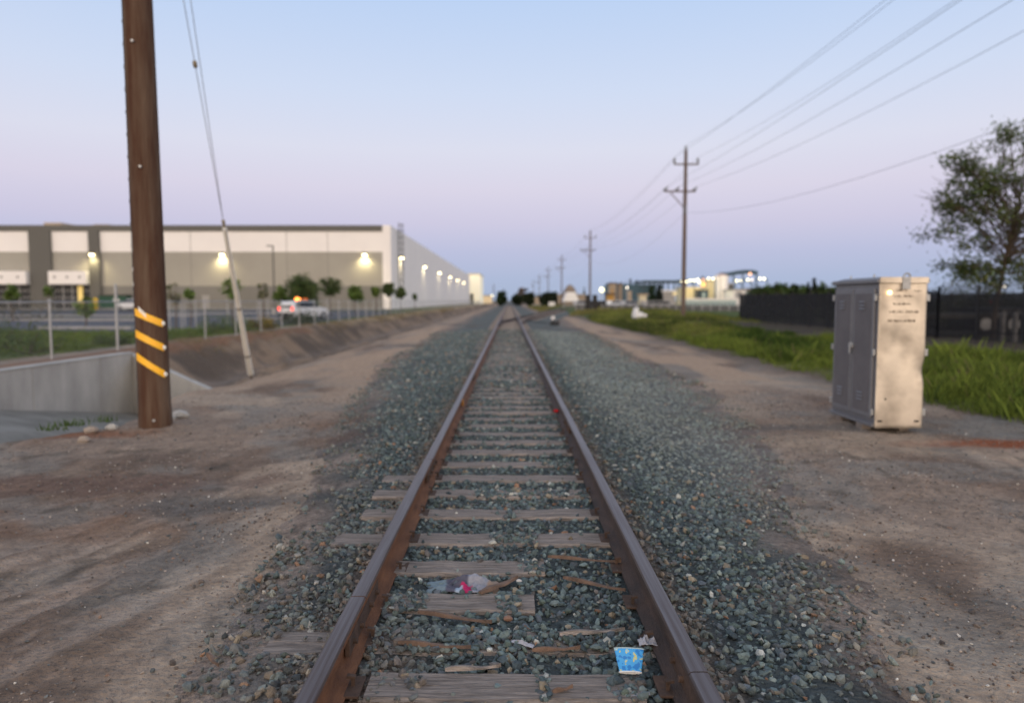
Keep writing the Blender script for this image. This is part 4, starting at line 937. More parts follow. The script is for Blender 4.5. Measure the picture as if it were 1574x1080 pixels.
# faded stencilled lines of writing, too worn to read: word-shaped groups of strokes
mb = MB(); rr_ = random.Random(5); yq_ = cy0 - .0215
def word_line(xa, xb, z, h):
    x = xa
    while x < xb:
        wl2 = rr_.uniform(.05, .11); xe = min(x + wl2, xb)
        while x < xe:
            k = rr_.random()
            if k < .8: mb.bb(x, x + .006, yq_ - .0005, yq_, z, z + h)
            if k < .7: mb.bb(x, x + .012, yq_ - .0006, yq_ - .0001, z + rr_.choice((0, h / 2, h - .004)), z + rr_.choice((0, h / 2, h - .004)) + .007)
            if k > .6: mb.bb(x + .008, x + .012, yq_ - .0005, yq_, z, z + h * rr_.choice((.5, 1)))
            x += .0165
        x += .014
for xa, xb, py, h in ((5.345, 5.48, 446, .026), (5.32, 5.59, 455, .026), (5.31, 5.55, 467, .03), (5.26, 5.66, 479, .034), (5.24, 5.62, 493, .034), (5.6, 5.68, 447, .02)):
    word_line(xa, xb, at(1380, py, cy0).z - h / 2, h)
mb.build('stencilled_writing', mat('faded_ink', (.11, .075, .05), .7), cb)
for xx in (cx0 + .07, cx1 - .08): mb = MB(); mb.box((xx, cy0 - .022, cz0 + .04), (.06, .014, .022), None); mb.build('slot', M['black'], cb)
mb = MB(); mb.sphere((cx0 + .14, cy0 - .016, cz0 + .35), .016, 8, 6); mb.build('plug', M['black'], cb)
mb = MB(); mb.bb(cx0 - .03, cx1, cy0 + .005, cy1 + .02, cz0 - .05, cz0); mb.build('base_frame', M['cab_grey'], cb, bevel=.006)
for bx_, by_ in ((cx0 + .03, cy0 + .35), (cx0 + .05, cy1 - .25), (cx1 - .12, cy0 + .3), (cx1 - .12, cy1 - .25)):
    mb = MB(); z = gz1(bx_, by_); mb.bb(bx_ - .07, bx_ + .07, by_ - .09, by_ + .09, z - .05, cz0 - .052); mb.build('support_block', M['tie'], cb, bevel=.01)

# ------------------------------------------------------------------ black screened fence
BX = 17.4; bf = empty('screened_fence', (BX, 54, .1), 'long black steel fence hung with dark screen cloth, behind the green grass', 'fence')
def fence_run(p0, p1, step, zt_, scr, zs=None, picket=False):
    p0, p1 = Vector(p0), Vector(p1); L = (p1 - p0).length; n = int(L / step); u = (p1 - p0) / n
    for k in range(n + 1):
        p = p0 + u * k; z = gz1(p.x, p.y); mb = MB(); mb.box((p.x, p.y, (z + zt_) / 2), (.08, .08, zt_ - z + .1)); mb.build('post', M['black'], bf)
    for zr in (.35, 1.75):
        mb = MB(); mb.tube([(p0.x, p0.y, zr), (p1.x, p1.y, zr)], .022, 4); mb.build('rail', M['black'], bf)
    zs = zs or zt_ - .08
    mb = MB(); nrm = Vector((u.y, -u.x)).normalized() * .03; a, b = p0.to_2d() - nrm, p1.to_2d() - nrm
    mb.add([(a.x, a.y, .05), (b.x, b.y, .05), (b.x, b.y, zs), (a.x, a.y, zs)], [(0, 1, 2, 3)]); mb.build('screen_cloth', M[scr], bf)
    if picket:
        mb = MB(); v = (p1 - p0).normalized(); t = 0
        while t < L: q = p0 + v * t; mb.box((q.x, q.y, 1.1), (.018, .018, 2.0)); t += .115
        mb.build('pickets', M['black'], bf)
fence_run((BX, 29, 0), (BX, 54, 0), 2.4, 1.98, 'screen')
fence_run((BX, 12, 0), (BX, 29, 0), 2.4, 2.02, 'screen_thin', 1.72, True)
fence_run((BX, 54, 0), (52, 54, 0), 2.6, 2.1, 'screen')
# behind it: a dark trailer, two pale bollards, a hedge
tr = empty('trailer', (24.3, 31, .1), 'dark flatbed trailer parked behind the black fence at the right', 'trailer')
tx = at(1500, 500, 31).x; ORG[tr.name] = Vector((0, 0, 0)); tr.location = (0, 0, 0)
mb = MB(); mb.bb(tx - 3.5, tx + 3.2, 30.4, 32.4, .75, .95); mb.build('deck', M['wall_dark'], tr, bevel=.02)
for x_ in (tx, tx + 1.2):
    mb = MB(); mb.tube([(x_, 30.35, .5), (x_, 30.6, .5)], .5, 20); w = mb.build('wheel', M['rubber'], tr, smooth=True)
    mb = MB(); mb.tube([(x_, 30.33, .5), (x_, 30.349, .5)], .26, 16); mb.build('rim', M['frame'], w)
mb = MB(); mb.bb(tx - 3.5, tx - 3.3, 30.4, 32.4, .952, 1.9); mb.build('headboard', M['black'], tr)
dk = empty('dark_container', (28, 34, 0), 'black box container behind the fence at the right edge', 'container')
cx_ = at(1585, 500, 34).x; mb = MB(); mb.bb(cx_ - 1.6, cx_ + 4, 34, 38, .0, 1.15); mb.build('box', M['black'], dk, bevel=.03)
for k in range(8): mb = MB(); mb.bb(cx_ - 1.4 + k * .66, cx_ - 1.2 + k * .66, 33.95, 33.999, .1, 1.05); mb.build('rib', M['wall_dark'], dk)
for px, lab in ((1540, 'left one of two pale grey bollards behind the black fence'), (1559, 'right one of two pale grey bollards behind the black fence')):
    p = at(px, 517, 26); mb = MB(); mb.tube([(p.x, 26, 0), (p.x, 26, 1.0)], .085, 12); mb.sphere((p.x, 26, 1.0), .085, 12, 6)
    tag(mb.build('bollard', M['kerb'], smooth=True, loc=(p.x, 26, 0)), lab, 'bollard', 'pale bollards behind the fence')
rl = at(1523, 465, 60); o = empty('red_signal_lamp', (rl.x, 60, 0), 'small red lamp on a thin post seen through the black fence', 'lamp')
mb = MB(); mb.tube([(rl.x, 60.2, 0), (rl.x, 60.2, rl.z + .2)], .06, 6); mb.build('post', M['black'], o); mb = MB(); mb.sphere((rl.x, 60, rl.z), .13, 8, 6); mb.build('lens', M['redlamp'], o)

# big tree at the right
def big_tree():
    bx_, by_ = 19.1, 28.2; z0 = 0.0
    t = empty('broadleaf_tree', (bx_, by_, z0), 'large leafy tree with a ragged open crown at the right edge', 'tree')
    mb = MB(); tips = []
    rr = random.Random(12)
    def branch(p, d, L, r, lev):
        pts = [p]; q = p
        for k in range(4):
            d = (d + Vector((rr.uniform(-.2, .2), rr.uniform(-.2, .2), rr.uniform(-.05, .17)))).normalized(); q = q + d * L / 4; pts.append(q)
        mb.tube(pts, [r, r * .85, r * .7, r * .55, r * .4], 6 if lev else 10)
        if lev >= 3: tips.append(pts[2]); tips.append(pts[-1]); return
        if lev == 2: tips.append(pts[-1]); tips.append(pts[2])
        for k in range(4 if lev else 6):
            b = pts[1 + k % 4 if lev else 2 + k % 3]
            a = rr.uniform(0, 6.28); s = rr.uniform(.5, 1.15) if lev else rr.uniform(.6, 1.2)
            o_ = d.orthogonal().normalized(); o_ = Matrix.Rotation(a, 3, d) @ o_
            branch(b, (d * math.cos(s) + o_ * math.sin(s)).normalized(), L * rr.uniform(.55, .75), r * .5, lev + 1)
    # limbs run from a short trunk out to each clump of leaves, the clumps filling an uneven crown
    top = Vector((bx_ + .3, by_, 2.6)); mb.tube([(bx_, by_, -.2), (bx_ + .05, by_, 1.2), top, (bx_ + .6, by_ + .1, 4.2), (bx_ + 1.0, by_, 6.2)], [.1, .085, .075, .05, .02], 10)
    cs = []; rd = []
    shapes = [((20.8, 28.3, 5.5), (3.3, 3.0, 2.5), 74), ((17.6, 28.2, 4.9), (1.0, 1.2, .8), 9), ((18.4, 28, 6.6), (1.2, 1.1, .9), 12), ((20.0, 28, 7.9), (1.5, 1.2, .8), 10), ((17.6, 28.1, 3.2), (1.0, 1.1, .7), 9), ((16.6, 28, 4.15), (.6, .5, .22), 3), ((17.9, 28, 2.55), (1.0, .8, .35), 6), ((19.3, 28, 2.7), (1.5, 1.0, .5), 12), ((21.2, 28, 3.0), (1.4, 1, .8), 8), ((16.9, 28.1, 5.4), (.4, .5, .4), 3), ((17.5, 28, 6.95), (.6, .5, .5), 7), ((18.3, 28, 5.8), (1.2, 1, 1), 10)]
    for c0, r0, k in shapes:
        for _ in range(k):
            while True:
                q = Vector([rr.uniform(-1, 1) for _ in range(3)])
                if q.length < 1: break
            q = q * (q.length ** -.35); cs.append((c0[0] + q.x * r0[0], c0[1] + q.y * r0[1], c0[2] + q.z * r0[2])); rd.append(rr.uniform(.3, .66))
    cs = [(a, b, c - .35 * max(0, min(1, (c - 5) / 2))) for a, b, c in cs]
    for c in cs:
        c = Vector(c); t0 = rr.uniform(.1, 1); s0 = top.lerp(Vector((bx_ + .95, by_, 5.6)), t0 * min(1, max(0, (c.z - 2.6) / 4))); m_ = s0.lerp(c, .5) + Vector((rr.uniform(-.25, .25), rr.uniform(-.25, .25), rr.uniform(0, .35)))
        mb.tube([s0, m_, c], [.022, .016, .008], 5)
        for _ in range(3): mb.tube([m_.lerp(c, rr.uniform(.3, 1)), c + Vector((rr.gauss(0, .35), rr.gauss(0, .35), rr.gauss(0, .25)))], [.014, .006], 4)
    mb.build('trunk', M['bark'], t, smooth=True); tp = np.array(cs)
    V, F, C = leaves(cs, rd, 92, .075, (.07, .1, .032), .8, .5)
    np_obj('crown', V, F, M['leaf'], C, parent=t); print('TREE', tp.min(0), tp.max(0), len(tp))
big_tree()
hg = 0
for px, top, d, w, lab in ((1452, 438, 38, 6.0, 'dark hedge behind the black fence just right of the metal cabinet'), (1510, 437, 40, 4.6, 'dark hedge below the big tree at the right'), (1580, 446, 36, 2.6, 'dark hedge at the right edge beyond the black fence')):
    p = at(px, top, d); shrub(px, 450, d, w, p.z, lab, (.02, .03, .012), 'hedges behind the black fence', 3.2, 0.0)

# ------------------------------------------------------------------ grass on the right verge
def gr1(n):
    y = 8.5 + 26 * RNG.random(n) ** 1.5; x = 7.3 + RNG.random(n) ** .9 * 10.3
    e = x - 7.5 - 1.3 * (fbm(y * .8, y * 0 + 1, 301) - .5); e = np.where(y < 11.5, e - (11.5 - y) * .5, e); k = (RNG.random(n) < sst(-.1, .6, e)) & (x < .76 * y + 1.2) & (x < 12.3 + 2.4 * (fbm(y * .6, y * 0 + 7, 303) - .5)); return x[k], y[k], None
grass_field('grass', 60000, gr1, .25, .0055, ((.04, .075, .013), (.14, .19, .032)), .05, 1)
def gr2(n):
    y = 34 + 50 * RNG.random(n) ** 1.2; x = 7.3 + RNG.random(n) * 10.5
    e = x - 7.5 - 2 * (fbm(y * .35, y * 0 + 1, 302) - .5) - .35 * sst(60, 90, y) * 6; k = (RNG.random(n) < sst(-.2, .5, e)) & ((x < 12.4 + 3 * (fbm(y * .3, x * .2, 304) - .5)) | (RNG.random(n) < sst(46, 60, y))); return x[k], y[k], None
grass_field('grass', 22000, gr2, .25, .009, ((.055, .08, .018), (.17, .2, .045)), .12, 2)
def gr3(n):
    y = 84 + 120 * RNG.random(n); x = 5 + RNG.random(n) * 16; s = sid(y); k = (np.abs(x - s) > 3.2); return x[k], y[k], None
grass_field('grass', 9000, gr3, .3, .014, ((.12, .14, .03), (.2, .19, .07)), .25, 4)

# ------------------------------------------------------------------ things on the verge
wc = at(983, 491, z=-.02); ch = empty('armchair', (wc.x, wc.y, gz1(wc.x, wc.y) + .22), 'white dumped armchair lying in the green grass', 'chair', rz=R(20))
mb = MB(); mb.bb(-.5, .5, -.35, .4, 0, .36); mb.build('seat', M['white'], ch, bevel=.07)
mb = MB(); mb.box((-.33, .02, .56), (.3, .72, .62), (0, .16, 0), .75); mb.build('backrest', M['white'], ch, bevel=.09)
mb = MB(); mb.box((.12, .34, .42), (.7, .14, .16)); mb.build('armrest', M['white'], ch, bevel=.05)
sw = at(852, 499, z=-.28); sm = empty('switch_machine', (sw.x, sw.y, -.28), 'low black track switch stand with a small white top, right of the rails', 'switch stand')
mb = MB(); mb.bb(sw.x - .32, sw.x + .34, sw.y - .3, sw.y + .3, -.3, -.06); mb.build('base', M['black'], sm, bevel=.03)
mb = MB(); mb.tube([(sw.x - .08, sw.y, -.06), (sw.x - .08, sw.y, .3)], [.06, .04], 8); mb.build('spindle', M['black'], sm)
mb = MB(); mb.box((sw.x - .1, sw.y, .22), (.3, .1, .26), (0, 0, .2), .8); mb.build('target', M['white'], sm, bevel=.03)
mb = MB(); mb.tube([(sw.x + .1, sw.y - .1, -.02), (sw.x + .5, sw.y - .3, .02)], .025, 6); mb.build('hand_lever', M['iron'], sm)
wb = at(848, 472, z=-.1); bxo = empty('relay_box', (wb.x, wb.y, -.1), 'small white equipment box far down beside the siding', 'box')
mb = MB(); mb.bb(wb.x - .75, wb.x + .75, wb.y - .6, wb.y + .6, 0, 1.15); mb.build('body', M['white'], bxo, bevel=.05)
mb = MB(); mb.bb(wb.x - .7, wb.x + .7, wb.y - .5, wb.y + .5, -.2, 0); mb.build('plinth', M['wall_dark'], bxo)
mb = MB(); mb.bb(wb.x - .82, wb.x + .82, wb.y - .66, wb.y + .66, 1.152, 1.22); mb.build('lid', M['kerb'], bxo)
for px, py, lab, nm in ((821, 484, 'small pale plate lying between the siding rails', 'plate'),):
    p = at(px, py, z=-.15); mb = MB(); mb.box((p.x, p.y, -.12), (.5, .3, .12), (0, 0, .3), .85); tag(mb.build('plate', M['kerb'], bevel=.02, loc=(p.x, p.y, -.15)), lab, 'plate')

# ------------------------------------------------------------------ round dark trees near the vanishing point
def far_tree(px, top, w, d, label, colr=GD, nclu=36, cat='tree', name='distant_tree', cone=False, gp='distant trees around the yards', base=None, n=44):
    p = at(px, top, d); q = at(px + w / 2, top, d); rx = q.x - p.x; z0 = 0 if base is None else base; h = p.z - z0
    return tree(name, (p.x, d, z0), h, h * .52, rx, h * .47, nclu, n, rx * (.26 if not cone else .5), colr, label, gp, rx * .08, cat=cat, cone=cone)
far_tree(771, 447, 17, 230, 'round dark tree left of the vanishing rails', (.022, .042, .014))
far_tree(795, 453, 15, 240, 'low dark bush directly right of the vanishing rails', (.022, .035, .014))
far_tree(813, 450, 17, 235, 'round dark bush, second right of the vanishing rails', (.022, .035, .014))
far_tree(844, 449, 25, 215, 'wide dark double crowned bush beyond the small white box', (.02, .032, .014), 50)
far_tree(804, 439, 16, 330, 'pale grey leafless looking tree behind the dark bushes', (.16, .14, .13), 18)
for px, top, w, d, lab in ((944, 430, 7, 240, 'slim dark cypress above the rusty columns'), (954, 434, 6, 245, 'smallest slim cypress left of the pair'), (969, 426, 7, 240, 'left one of the two tallest slim cypresses'),
                      (979, 426, 8, 240, 'right one of the two tallest slim cypresses'), (898, 438, 5, 260, 'tiny slim cypress left of the second power pole')):
    far_tree(px, top, w, d, lab, (.03, .042, .04), 22, cone=True, name='cypress_tree')
far_tree(1002, 436, 12, 120, 'green tipped dark conifer beside the low grey fence', (.022, .045, .012), 26, cone=True, name='conifer_tree')
far_tree(1013, 436, 13, 118, 'darker conifer just left of the pale truck', (.014, .022, .014), 26, cone=True, name='conifer_tree')
far_tree(1080, 419, 7, 230, 'slim dark cypress above the string of floodlights', (.03, .04, .03), 20, cone=True, name='cypress_tree')
far_tree(1243, 429, 9, 120, 'left dark cypress of the pair above the black fence', (.014, .026, .014), 24, cone=True, name='cypress_tree')
far_tree(1252, 426, 11, 118, 'right dark cypress of the pair above the black fence', (.012, .022, .012), 24, cone=True, name='cypress_tree')
for i, (px, top, w, c) in enumerate(((1168, 441, 30, 0), (1192, 434, 34, 1), (1218, 439, 34, 0), (1238, 442, 26, 1), (1262, 438, 26, 0), (1290, 440, 30, 1))):
    far_tree(px, top, w, 130 + i * 3, ['leftmost rounded tree above the black fence', 'tallest rounded tree above the black fence', 'rounded tree in the middle of the row above the black fence', 'small rounded tree left of the cypress pair', 'rounded tree right of the cypress pair', 'rounded tree half hidden by the metal cabinet'][i], (.055, .095, .028) if c else (.04, .07, .024), 34)

# ------------------------------------------------------------------ the works yard beyond the grass
lf = empty('grey_fence', (20, 96, 0), 'low grey chain link fence with posts beyond the grass', 'fence')
a_, b_ = at(885, 470, 112), at(1150, 470, 90); a_.z = b_.z = 0
n = 22
for k in range(n + 1):
    p = a_.lerp(b_, k / n); mb = MB(); mb.tube([(p.x, p.y, 0), (p.x, p.y, 1.0)], .05, 6); mb.build('post', M['frame'], lf)
m_slat = mat('slatted_grey', (.1, .1, .1), .9, c2=(.15, .15, .145), scale=.5)
for k in range(n):
    if k in (3,): continue
    p, q = a_.lerp(b_, k / n), a_.lerp(b_, (k + 1) / n); c = (p + q) / 2; mb = MB(); mb.box((c.x, c.y, .46), ((q - p).length - .16, .03, .86), (0, 0, math.atan2(q.y - p.y, q.x - p.x))); mb.build('slatted_panel', m_slat, lf)
def block(name, px0, px1, top, d, depth, m, label, cat, roofm=None, base=0, extra=None, bev=.04):
    p, q = at(px0, top, d), at(px1, top, d); o = empty(name, ((p.x + q.x) / 2, d, 0), label, cat)
    mb = MB(); mb.bb(p.x, q.x, d, d + depth, base, p.z); mb.build('wall', m, o, bevel=bev)
    if roofm: mb = MB(); mb.bb(p.x - .2, q.x + .2, d - .2, d + depth + .2, p.z + .003, p.z + .25); mb.build('roof', roofm, o)
    for e in extra or []:
        nm, a, b, t, bt, mm = e; pa, pb = at(a, t, d), at(b, bt, d); mb = MB(); mb.bb(pa.x, pb.x, d - .06, d - .004, max(pb.z, .1), pa.z); mb.build(nm, mm, o)
    return o
m_lit = mat('lit_cream_wall', (.85, .72, .38), .8, c2=(.75, .66, .42), scale=.4, emit=.08); m_litw = mat('lit_white_wall', (.9, .86, .7), .8, emit=.3)  # wall materials glow a little, imitating floodlight falling on them
block('machine_shed', 1053, 1077, 442, 150, 8, m_lit, 'yellowish floodlit shed right of the nearest power pole', 'shed', M['wall_white'], extra=[('door', 1067, 1073, 447, 459, M['cream'])])
block('control_cabin', 1078, 1089, 447, 146, 5, M['bluesteel'], 'dark blue cabin between the floodlit shed and the white tank', 'cabin', M['wall_dark'], extra=[('window', 1080, 1083, 450, 456, M['paleblue'])])
block('yard_office', 1088, 1099, 432, 152, 6, m_lit, 'cream floodlit block leaning against the white tank', 'shed', M['cream'])
tk = at(1109, 424, 148); tkr = (at(1119.5, 424, 148).x - at(1098.5, 424, 148).x) / 2
to = empty('storage_tank', (tk.x, 148, 0), 'big white cylindrical storage tank lit by floodlights', 'tank')
mb = MB(); mb.tube([(tk.x, 148, 0), (tk.x, 148, tk.z)], tkr, 28); mb.build('shell', M['wall_white'], to, smooth=True)
mb = MB(); mb.tube([(tk.x, 148, tk.z), (tk.x, 148, tk.z + .5)], [tkr, tkr * .3], 28); mb.build('roof', mat('pink_roof', (.5, .36, .33), .8), to, smooth=True)
mb = MB(); mb.tube([(tk.x - .7, 148 - tkr - .1, .2), (tk.x - .7, 148 - tkr - .1, tk.z)], .06, 5); mb.build('ladder', M['galv'], to)
d = bpy.data.lights.new('floodlight', 'POINT'); d.energy = 700; d.color = (1, .88, .5); d.shadow_soft_size = .3; o = bpy.data.objects.new('floodlight', d); col.objects.link(o); o.location = (tk.x - 4.6, 141.5, 6)
block('pale_trailer', 1053, 1132, 461, 112, 3, M['paleblue'], 'long low pale blue trailer parked beyond the grey fence', 'trailer', M['wall_white'], .55, extra=[('side_stripe', 1054, 1131, 466, 467.5, M['bluesteel'])])
block('white_container', 1127, 1146, 446, 140, 6, M['wall_white'], 'white container left of the black fence corner', 'container', M['frame'], extra=[('door', 1131, 1137, 448, 458, M['frame'])])
block('grey_process_unit', 1119, 1127, 437, 152, 5, M['wall_dark'], 'dark grey lattice unit right of the white tank', 'machinery', M['frame'])
block('low_blue_unit', 1144, 1168, 450, 150, 5, M['bluesteel'], 'low blue unit half hidden behind the black fence corner', 'machinery', M['paleblue'])
gt = empty('gantry', (at(1140, 418, 156).x, 156, 0), 'dark blue steel gantry arching above the floodlights', 'gantry')
mb = MB(); ps = [at(px, py, 156) for px, py in ((1106, 422), (1120, 421.5), (1132, 419), (1145, 417.5), (1158, 418), (1164, 420))]
mb.tube(ps, .45, 6); mb.build('beam', M['bluesteel'], gt)
for px in (1128, 1142, 1163): p = at(px, 419, 156); mb = MB(); mb.tube([(p.x, 156, 0), (p.x, 156, p.z)], .16, 6); mb.build('leg', M['bluesteel'], gt)
for a, b in ((1128, 1142), (1142, 1163)): p, q = at(a, 428, 156), at(b, 440, 156); mb = MB(); mb.tube([p, q], .08, 5); mb.build('brace', M['bluesteel'], gt)
p = at(1153, 421, 155.4); mb = MB(); mb.sphere(p, .26, 8, 6); mb.build('lamp', M['lampo'], gt)
L1 = [(1048, 432.5, 0), (1055, 433, 0), (1061, 431, 0), (1067, 431, 0), (1072.5, 430, 0), (1075, 433.5, 0), (1081, 429.5, 1), (1089, 428, 0), (1096, 428.5, 0)]
ga = empty('floodlight_row', (at(1070, 430, 140).x, 140, 0), 'row of round floodlights on a dark rail left of the white tank', 'floodlights')
mb = MB(); mb.tube([at(1040, 431, 140.6), at(1100, 429, 140.6)], .09, 6); mb.build('rail', M['bluesteel'], ga)
for px in (1042, 1068, 1100): p = at(px, 430, 140.6); mb = MB(); mb.tube([(p.x, 140.6, 0), (p.x, 140.6, p.z)], .1, 6); mb.build('post', M['bluesteel'], ga)
for px, py, k in L1: mb = MB(); mb.sphere(at(px, py, 140), .18 if not k else .17, 8, 6); mb.build('lamp', M['lampw'] if not k else M['lampo'], ga)
mb = MB(); mb.sphere(at(1081, 437.5, 141), .42, 8, 6); mb.build('amber_lamp', mat('amber_soft', (1, .5, .14), .4, emit=1.6), ga)
gb_ = empty('floodlight_row', (at(1155, 430, 140).x, 140, 0), 'row of round floodlights on a rail right of the white tank', 'floodlights')
mb = MB(); mb.tube([at(1128, 432, 140.6), at(1180, 429.5, 140.6)], .08, 6); mb.build('rail', M['bluesteel'], gb_)
for px in (1131, 1155, 1179): p = at(px, 430, 140.6); mb = MB(); mb.tube([(p.x, 140.6, 0), (p.x, 140.6, p.z)], .1, 6); mb.build('post', M['bluesteel'], gb_)
for px, py, k in ((1132.5, 431.5, 0), (1139, 431, 2), (1149.5, 430, 0), (1156, 430, 1), (1168, 428.3, 0), (1174.5, 428.5, 0)): mb = MB(); mb.sphere(at(px, py, 140), .18 if k != 2 else .12, 8, 6); mb.build('lamp', M['lampw'] if k != 1 else mat('lamp_dim', (1, .85, .72), .4, emit=3), gb_)
# three white lamps under the tree
for px, py, lab in ((1509, 431, 'largest of three white lamps shining below the big tree'), (1527, 436.5, 'middle one of three white lamps below the big tree'), (1540.5, 440.5, 'smallest of three white lamps below the big tree')):
    p = at(px, py, 52); o = empty('street_lamp', (p.x, 52, 0), lab, 'lamp post', 'white lamps below the big tree')
    mb = MB(); mb.tube([(p.x + .25, 52, 0), (p.x + .25, 52, p.z + .2), (p.x, 52, p.z + .16)], .06, 6); mb.build('post', M['black'], o)
    mb = MB(); mb.box((p.x, 51.95, p.z), (.36 if px == 1509 else .27, .2, .13)); mb.build('lamp', mat('lamp_pale', (1, .9, .68), .4, emit=2.5), o, bevel=.03)
# round lamp at 925 and small one at 964
for px, py, r_, d, lab in ((925, 445.5, .42, 130, 'single large round yellowish lamp above the parked vehicles'), (964, 442, .2, 150, 'small pale lamp among the blue steel frames')):
    p = at(px, py, d); o = empty('yard_lamp', (p.x, d, 0), lab, 'lamp post')
    mb = MB(); mb.tube([(p.x, d + .5, 0), (p.x, d + .5, p.z)], .09, 6); mb.build('post', M['frame'], o)
    mb = MB(); mb.sphere(p, r_, 10, 8); mb.build('lamp', mat('lamp_round', (1, .95, .6), .4, emit=2.2) if r_ > .3 else mat('lamp_soft', (1, .9, .75), .4, emit=3), o)
# blue steel shed frame
bs = empty('steel_frame_building', (at(1000, 440, 190).x, 190, 0), 'blue grey open steel frame building with a long flat roof', 'building')
p, q = at(988, 431, 190), at(1062, 430, 190); mb = MB(); mb.bb(p.x, q.x, 188, 206, p.z - .35, p.z); mb.build('roof', M['bluesteel'], bs)
for k in range(9): x_ = p.x + (q.x - p.x) * k / 8; mb = MB(); mb.bb(x_ - .15, x_ + .15, 188.2, 188.5, 0, p.z - .352); mb.build('column', M['bluesteel'], bs)
p2, q2 = at(940, 441, 186), at(1020, 438, 186); mb = MB(); mb.bb(p2.x, q2.x, 196, 200, 0, p2.z + .9); mb.build('inner_wall', mat('blue_wall', (.05, .12, .17), .8, c2=(.09, .16, .2), scale=.25, contrast=(.42, .58)), bs)
for k in range(12): x_ = p2.x + (q2.x - p2.x) * k / 11; mb = MB(); mb.bb(x_ - .12, x_ + .12, 186, 186.3, 0, p2.z + 1.4); mb.build('column', M['bluesteel'], bs)
for zz in (1.5, 3.6, 5.0): mb = MB(); mb.bb(p2.x, q2.x, 185.7, 185.98, zz, zz + .25); mb.build('beam', M['bluesteel'], bs)
block('rust_silo', 937, 947, 436, 175, 4, M['tan'], 'pinkish tan block with the slim cypress above', 'silo', M['iron'])
block('rust_column_unit', 951, 957, 437, 170, 3, M['mound'], 'narrow rusty tan column beside the blue steel frames', 'silo', M['iron'])
block('tan_column', 966, 971, 447, 125, 1, M['tan'], 'slender tan column in front of the blue steel frames', 'column')
block('tan_cabinet', 984, 994, 454, 110, 2, M['cream'], 'small tan yard box left of the dark conifers', 'box', M['tan'])
block('pale_truck', 1020, 1038, 448, 128, 5, M['kerb'], 'pale box truck parked between the conifers and the power pole', 'truck', M['white'], .6, extra=[('lit_cab', 1034, 1041, 448, 454, m_lit)])
block('yellow_loader', 934, 944, 453, 128, 3, M['gold'], 'yellow loader below the big round lamp', 'loader', M['iron'], .5, extra=[('boom', 940, 942, 444, 453, M['gold'])])
for px0, px1, tp, d, lab in ((900, 908, 453, 108, 'left one of two tall black doors behind the second power pole'), (911, 918.5, 453, 108, 'right one of two tall black doors behind the second power pole')):
    block('black_gate', px0, px1, tp, d, .4, M['black'], lab, 'gate')
def yard_car(px, top, d, lab, c, rz=90):
    p = at(px, top, d); v = empty('yard_vehicle', (p.x, d, 0), lab, 'car', 'vehicles parked in the works yard', R(rz))
    MB().prism([(-.85, .35), (.85, .35), (.9, .9), (.7, 1.0), (.6, 1.5), (-.6, 1.5), (-.7, 1.0), (-.9, .9)], -2.2, 2.2).build('body', c, v, bevel=.12)
    for s in (-1, 1):
        for yy in (-1.4, 1.4): mb = MB(); mb.tube([(s * .7, yy, .34), (s * .93, yy, .34)], .34, 12); mb.build('wheel', M['rubber'], v)
        mb = MB(); mb.add([(s * .735, -1.9, 1.02), (s * .735, 1.6, 1.02), (s * .665, 1.3, 1.42), (s * .665, -1.7, 1.42)], [(0, 1, 2, 3)]); mb.build('side_window', M['glass'], v)
yard_car(952, 457, 122, 'white car beside the yellow loader', M['carwhite']); yard_car(976, 460, 118, 'grey car left of the tan yard box', M['frame'], 70); yard_car(1009, 461, 105, 'grey car at the foot of the dark conifers', M['kerb'])
yard_car(897, 457, 150, 'silver car beside the black doors', M['frame']); yard_car(927, 457, 124, 'dark car below the big round lamp', M['black'])
# tan mound and white tent
mp = at(876, 438, 200); mb = MB(); mr = at(889, 438, 200).x - mp.x
vs = []; fs = []; nu, nv = 28, 8
for j in range(nv + 1):
    for i in range(nu): a = 2 * math.pi * i / nu; r = mr * 1.25 * (j / nv); hh = mp.z * (1 - (j / nv) ** 2.2) + (0 if j == nv else random.uniform(-.15, .15)); vs.append((mp.x + r * math.cos(a), 200 + r * math.sin(a), max(-.1, hh)))
fs = [(j * nu + i, (j + 1) * nu + i, (j + 1) * nu + (i + 1) % nu, j * nu + (i + 1) % nu) for j in range(nv) for i in range(nu)]
tag(mb.add(vs, fs).build('gravel_mound', M['mound'], smooth=True, loc=(mp.x, 200, 0)), 'tan rounded mound of gravel behind the bright white tent', 'mound')
tp_ = at(878, 449, 150); te = empty('white_tent', (tp_.x, 150, 0), 'bright white tent in front of the tan gravel mound', 'tent')
mb = MB(); mb.prism([(tp_.x - 1.7, 1.3), (tp_.x + 1.7, 1.3), (tp_.x + .9, tp_.z), (tp_.x - .9, tp_.z)], 150, 154); mb.build('canopy', M['white'], te, bevel=.1)
for s in (-1.5, 1.5): mb = MB(); mb.tube([(tp_.x + s, 150.1, 0), (tp_.x + s, 150.1, 1.3)], .06, 6); mb.build('leg', M['frame'], te)
block('grey_barn', 858, 900, 453, 210, 10, M['tan'], 'low pinkish grey barn running behind the white tent', 'shed', M['frame'])
block('far_shed', 818, 862, 456, 300, 10, M['tan'], 'low far sheds beyond the dark bushes', 'shed', M['frame'])
block('far_warehouse', 1146, 1300, 444, 260, 20, mat('far_brown', (.2, .17, .15), .9), 'long low brown warehouse far beyond the black fence', 'building', M['wall_taupe'])

# ================================================================== LITTER AND SMALL THINGS BY THE RAILS
def ground_thing(px, py, z=-.18): return at(px, py, z=z)
